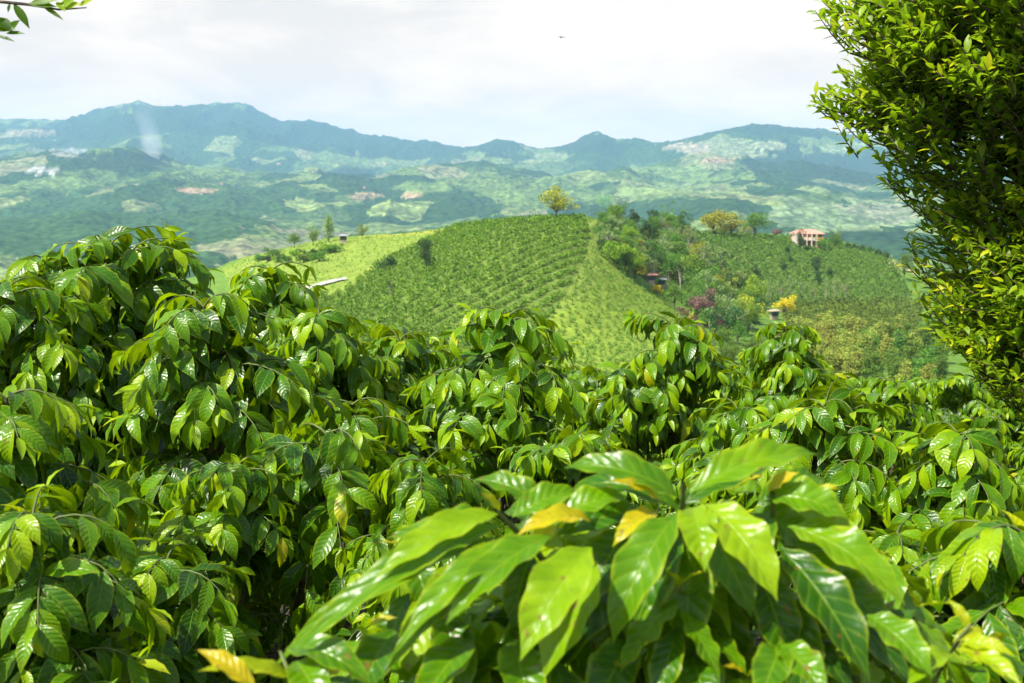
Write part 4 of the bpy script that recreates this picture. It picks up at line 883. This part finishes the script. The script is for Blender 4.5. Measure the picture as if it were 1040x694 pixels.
# rows of field coffee
def fieldrows(poly, rowang, rowsp, sp, size, mat, name, ymin, ymax, xr, seed, single, label, group, jit=0.0):
    R = np.random.RandomState(seed); ca, sa = math.cos(rowang), math.sin(rowang)
    ext = 420; us = np.arange(-ext, ext, sp); vs = np.arange(-ext, ext, rowsp)
    U, Vv = np.meshgrid(us, vs); U = U + R.uniform(-0.3, 0.3, U.shape) * sp; Vv = Vv + R.uniform(-0.07, 0.07, U.shape) * rowsp
    if jit: U = U + R.uniform(-jit, jit, U.shape); Vv = Vv + R.uniform(-jit, jit, U.shape)
    Vv = Vv + 3 * np.sin(U / 38)
    X = (U * ca - Vv * sa).ravel(); Y = (U * sa + Vv * ca).ravel() + 260
    m = (Y > ymin) & (Y < ymax) & (X > xr[0]) & (X < xr[1]) & (R.rand(len(X)) > 0.05); X = X[m]; Y = Y[m]
    Z = terrain(X, Y); px, py = pix(X, Y, Z); cr = np.interp(px, PXG, crestY)
    m = inpoly(px, py, poly) & (Y < cr + 12); X = X[m]; Y = Y[m]; Z = Z[m]
    o = np.argsort(Y); X, Y, Z = X[o], Y[o], Z[o]
    protos = []
    for k in range(5):
        Rk = np.random.RandomState(seed * 10 + k); c = unit(Rk.randn(44, 3)) * Rk.uniform(0.6, 1.0, 44)[:, None] * np.array([0.62, 0.62, 0.75]) + np.array([0, 0, 0.72])
        Vc, Qc = leafcards(c, 0.24, Rk); protos.append((Vc * size, Qc, np.repeat(Rk.rand(44), 4)))
    meshes = [mesh_np('coffee_bush', pv, pq, mat, {'rnd': ('FLOAT', pr)}, smooth=False) for pv, pq, pr in protos]
    for i in range(min(single, len(X))):
        ob = link('coffee_bush', meshes[i % 5]); ob.location = (X[i], Y[i], Z[i] - 0.05); ob.rotation_euler = (0, 0, R.rand() * 6.28); tag(ob, label, 'coffee bush', group)
    i = np.arange(min(single, len(X)), len(X)); VV = []; QQ = []; RR = []; off = 0
    for k in range(5):
        j = i[i % 5 == k]
        if not len(j): continue
        pv, pq, pr = protos[k]; a = R.rand(len(j)) * 6.28; s = R.uniform(0.75, 1.2, len(j))
        x = pv[None, :, 0] * np.cos(a)[:, None] - pv[None, :, 1] * np.sin(a)[:, None]; y = pv[None, :, 0] * np.sin(a)[:, None] + pv[None, :, 1] * np.cos(a)[:, None]
        v = np.stack([x * s[:, None] + X[j][:, None], y * s[:, None] + Y[j][:, None], pv[None, :, 2] * s[:, None] + Z[j][:, None] - 0.05], -1).reshape(-1, 3)
        q = (pq[None] + (np.arange(len(j)) * len(pv))[:, None, None]).reshape(-1, 4) + off
        VV.append(v); QQ.append(q); RR.append(np.clip(np.tile(pr, len(j)) * 0.7 + np.repeat(R.rand(len(j)), len(pr)) * 0.3, 0, 1)); off += len(v)
    if VV:
        ob = link(name, mesh_np(name, np.concatenate(VV), np.concatenate(QQ), mat, {'rnd': ('FLOAT', np.concatenate(RR))}, smooth=False)); tag(ob, kind='stuff')
    print(name, len(X))
fieldrows(P_COFFEE, math.radians(58), 3.1, 1.15, 0.92, FM['field'], 'hillside_coffee_rows', 125, 330, (-110, 40), 3, 170, 'small coffee bush planted in rows on the central hillside', 'coffee bushes in rows on the central hillside', 0.28)
fieldrows(P_BRIGHT, math.radians(10), 2.3, 2.1, 0.32, FM['fresh'], 'meadow_tufts', 150, 370, (-150, 0), 14, 0, '', '', 1.5)
fieldrows(P_STRIP, math.radians(50), 2.0, 2.0, 0.5, FM['pasture'], 'path_side_grass', 120, 330, (-20, 60), 15, 0, '', '', 1.5)
fieldrows(P_PASTURE, math.radians(20), 2.0, 1.5, 0.6, FM['pasture'], 'young_coffee_plants', 120, 300, (0, 60), 4, 0, '', '', 0.7)
fieldrows(P_RIGHT, math.radians(-25), 2.5, 1.9, 1.15, FM['fielddark'], 'right_slope_coffee_rows', 200, 440, (40, 190), 5, 0, '', '')
fieldrows(P_RIGHTLOW, math.radians(3), 2.5, 1.7, 1.15, FM['fielddark'], 'lower_slope_coffee_rows', 140, 300, (40, 140), 6, 0, '', '')

# ------------------------------------------------------------ buildings
def hexm(name, c, rough=0.85): return simple(name, c, rough, 0.10, 0.8)
M_orange = hexm('orange_wall', (0.62, 0.27, 0.12)); M_white = hexm('white_wall', (0.60, 0.50, 0.42)); M_tile = simple('clay_tiles', (0.50, 0.24, 0.17), 0.9, 0.25, 3.0)
M_glass = hexm('dark_window', (0.06, 0.06, 0.07), 0.3); M_wood = hexm('brown_wood', (0.22, 0.10, 0.05)); M_tan = hexm('tan_wall', (0.36, 0.29, 0.19)); M_zinc = hexm('grey_metal_roof', (0.30, 0.30, 0.30), 0.6)
def hip(W, D, z, h, ov=0.6, ridge=0.5):
    b = MB(); x, y = W / 2 + ov, D / 2 + ov; r = W / 2 * ridge
    V = [(-x, -y, z), (x, -y, z), (x, y, z), (-x, y, z), (-r, 0, z + h), (r, 0, z + h), (-x, -y, z - 0.2), (x, -y, z - 0.2), (x, y, z - 0.2), (-x, y, z - 0.2)]
    b.add(V, [(0, 1, 5, 4), (2, 3, 4, 5), (1, 2, 5, 5), (3, 0, 4, 4), (6, 9, 8, 7), (0, 6, 7, 1), (1, 7, 8, 2), (2, 8, 9, 3), (3, 9, 6, 0)])
    V = np.array(V, float); me = bpy.data.meshes.new('roof')
    me.from_pydata([tuple(v) for v in V], [], [(0, 1, 5, 4), (2, 3, 4, 5), (1, 2, 5), (3, 0, 4), (6, 9, 8, 7), (0, 6, 7, 1), (1, 7, 8, 2), (2, 8, 9, 3), (3, 9, 6, 0)])
    me.materials.append(M_tile); return me
def house(px, py, wpx, label, floors=2, wall=None, roofm=None, rz=0.0, y0=150, big=False):
    p = hit(px, py, y0); W = wpx / F * p[1]; H = 2.9 * floors - 0.6; D = W * 0.55
    t = empty('house', p, label, 'house', None, rz)
    b = MB(); b.box(-W / 2, W / 2, -D / 2, D / 2, -2.5, H); link('wall', b.mesh('wall', wall or M_white), t)
    rm = hip(W, D, H + 0.02, W * 0.13 if big else W * 0.2)
    if roofm: rm.materials[0] = roofm
    link('roof', rm, t)
    n = 5 if big else 2
    for fl in range(floors):
        for i in range(n):
            x = -W / 2 + (i + 0.5) * W / n; z = fl * 2.9 + 1.0
            b = MB(); b.box(x - 0.55, x + 0.55, -D / 2 - 0.06, -D / 2 + 0.1, z, z + 1.2); link('window', b.mesh('window', M_glass), t)
    if big:
        b = MB(); b.box(-W * 0.5, -W * 0.3, -D / 2 - 1.3, -D / 2 - 0.03, -2.4, H - 0.05); link('side_wing', b.mesh('side_wing', M_white), t)
        b = MB(); b.box(-W * 0.19, W * 0.28, -D / 2 - 1.5, -D / 2 - 0.03, 2.7, 2.95); link('balcony', b.mesh('balcony', M_white), t)
        b = MB(); b.box(-W * 0.19, W * 0.28, -D / 2 - 1.5, -D / 2 - 1.42, 2.96, 3.8); link('railing', b.mesh('railing', M_white), t)
        for i in range(4):
            x = -W * 0.18 + i * W * 0.153; b = MB(); b.box(x - 0.18, x + 0.18, -D / 2 - 1.78, -D / 2 - 1.52, -2.3, H - 0.02); link('column', b.mesh('column', M_white), t)
        b = MB(); b.box(0, 1.0, -D / 2 - 0.08, -D / 2 + 0.1, 0.0, 2.1); link('door', b.mesh('door', M_wood), t)
    return t
house(819, 251, 30, 'two-storey orange and white house with clay roof on the right crest', 2, M_orange, rz=-0.2, big=True)
house(786, 325, 7, 'small tan shed below the yellow flowering tree', 1, M_tan, M_tan, 0.3)
house(650, 258, 8, 'small house with a pale roof among the gully trees', 1, M_white, M_zinc, 0.2)
house(661, 289, 7, 'low house with a reddish roof beside the gully bananas', 1, M_tan, None, 0.4)
house(672, 293, 6, 'grey-roofed hut next to the reddish-roofed house', 1, M_tan, M_zinc, -0.2)
house(349, 247, 6, 'pinkish farmhouse by the tall narrow tree on the left shoulder', 1, hexm('pink_wall', (0.5, 0.36, 0.32)), M_zinc, 0.1)
far_l = ['tiny white farmhouse on the green mountainside under the smoke', 'tiny white house at the edge of the far forest', 'tiny pale house near the brown field across the valley', 'tiny pale house on the slope above the left shoulder trees', 'tiny roof on the far right mountain field']
for (a, b, w_), lb in zip([(283, 168, 4), (318, 176, 3), (225, 188, 3), (370, 192, 3), (730, 166, 4)], far_l): house(a, b, w_, lb, 2, M_white, M_tile, 0.3, y0=1200)

# pale gravel road at the foot of the bright field
def road():
    pts = [(308, 296), (318, 292), (330, 289), (342, 286), (352, 284)]
    P = np.array([hit(a, b, 120) for a, b in pts]); T = np.gradient(P, axis=0); S = unit(np.cross(T, UP)); M_r = simple('gravel', (0.34, 0.33, 0.29), 0.95, 0.35, 0.8)
    w_ = 1.5; rows_ = []
    for s in np.linspace(-1, 1, 5):
        q = P + S * s * w_; q[:, 2] = terrain(q[:, 0], q[:, 1]) + 0.35; rows_.append(q)
    V = np.stack(rows_, 1).reshape(-1, 3); idx = np.arange(len(P) * 5).reshape(len(P), 5)
    Q = np.stack([idx[:-1, :-1], idx[:-1, 1:], idx[1:, 1:], idx[1:, :-1]], -1).reshape(-1, 4)
    tag(link('road', mesh_np('road', V, Q, M_r)), kind='structure')
road()

# smoke plume rising from the far slope
def smoke():
    p = hit(157, 160, 2500); b = MB(); k = p[1] / F
    pts = [p + np.array([dx * k, 0, dz * k]) for dx, dz in ((0, -3), (-1, 4), (-2, 12), (-3, 22), (-4, 32), (-8, 42), (-14, 54))]
    b.tube(pts, np.array([4, 10, 15, 19, 23, 25, 14]) * k, 16)
    m = bpy.data.materials.new('smoke'); m.use_nodes = True; n = m.node_tree; n.nodes.clear(); l = n.links.new
    o = N(n, 'ShaderNodeOutputMaterial'); v = N(n, 'ShaderNodeVolumePrincipled'); v.inputs['Color'].default_value = (0.95, 0.97, 1, 1)
    t = N(n, 'ShaderNodeTexCoord'); sx = N(n, 'ShaderNodeSeparateXYZ'); l(t.outputs['Generated'], sx.inputs[0])
    nz = N(n, 'ShaderNodeTexNoise'); nz.inputs['Scale'].default_value = 0.012; nz.inputs['Detail'].default_value = 4; l(t.outputs['Object'], nz.inputs['Vector'])
    # thin towards the edges and the top
    cx_ = math_n(n, 'SUBTRACT', sx.outputs[0], math_n(n, 'SUBTRACT', 0.66, math_n(n, 'MULTIPLY', sx.outputs[2], 0.28))); cy_ = math_n(n, 'SUBTRACT', sx.outputs[1], 0.5)
    r2 = math_n(n, 'ADD', math_n(n, 'MULTIPLY', math_n(n, 'MULTIPLY', cx_, cx_), 7.0), math_n(n, 'MULTIPLY', math_n(n, 'MULTIPLY', cy_, cy_), 6.0))
    e = math_n(n, 'MAXIMUM', 0.0, math_n(n, 'SUBTRACT', math_n(n, 'SUBTRACT', nz.outputs['Fac'], 0.12), r2))
    e = math_n(n, 'MULTIPLY', e, math_n(n, 'POWER', math_n(n, 'SUBTRACT', 1.02, sx.outputs[2]), 1.6))
    l(math_n(n, 'MULTIPLY', e, 0.03), v.inputs['Density']); l(v.outputs['Volume'], o.inputs['Volume'])
    tag(link('smoke', b.mesh('smoke', m, True)), kind='stuff')
smoke()

# bird high in the sky
def bird():
    p = at(570, 38, 55); t = empty('bird', p, 'distant grey bird gliding high in the pale sky', 'bird', None, 0.4)
    R_ = MB(); R_.tube([(0, -0.13, 0), (0, -0.08, 0.0), (0, 0, 0), (0, 0.09, 0), (0, 0.17, 0.0)], [0.008, 0.032, 0.042, 0.025, 0.006], 8)
    for s in (-1, 1):
        V = [(0, 0.05, 0.01), (0, -0.06, 0.01), (s * 0.11, 0.06, 0.045), (s * 0.11, -0.04, 0.045), (s * 0.23, 0.02, 0.0), (s * 0.23, -0.03, 0.0)]
        V = V + [(a, b_, c - 0.008) for a, b_, c in V]
        R_.add(V, [(0, 1, 3, 2), (2, 3, 5, 4), (6, 8, 9, 7), (8, 10, 11, 9), (0, 2, 8, 6), (2, 4, 10, 8), (1, 7, 9, 3), (3, 9, 11, 5), (4, 5, 11, 10)])
    R_.add([(0, -0.12, 0.008), (-0.05, -0.22, 0.005), (0.05, -0.22, 0.005), (0, -0.12, 0.0), (-0.05, -0.22, 0.0), (0.05, -0.22, 0.0)], [(0, 1, 4, 3), (1, 2, 5, 4), (2, 0, 3, 5)])
    link('body', R_.mesh('body', simple('feathers', (0.12, 0.12, 0.12)), True), t)
bird()
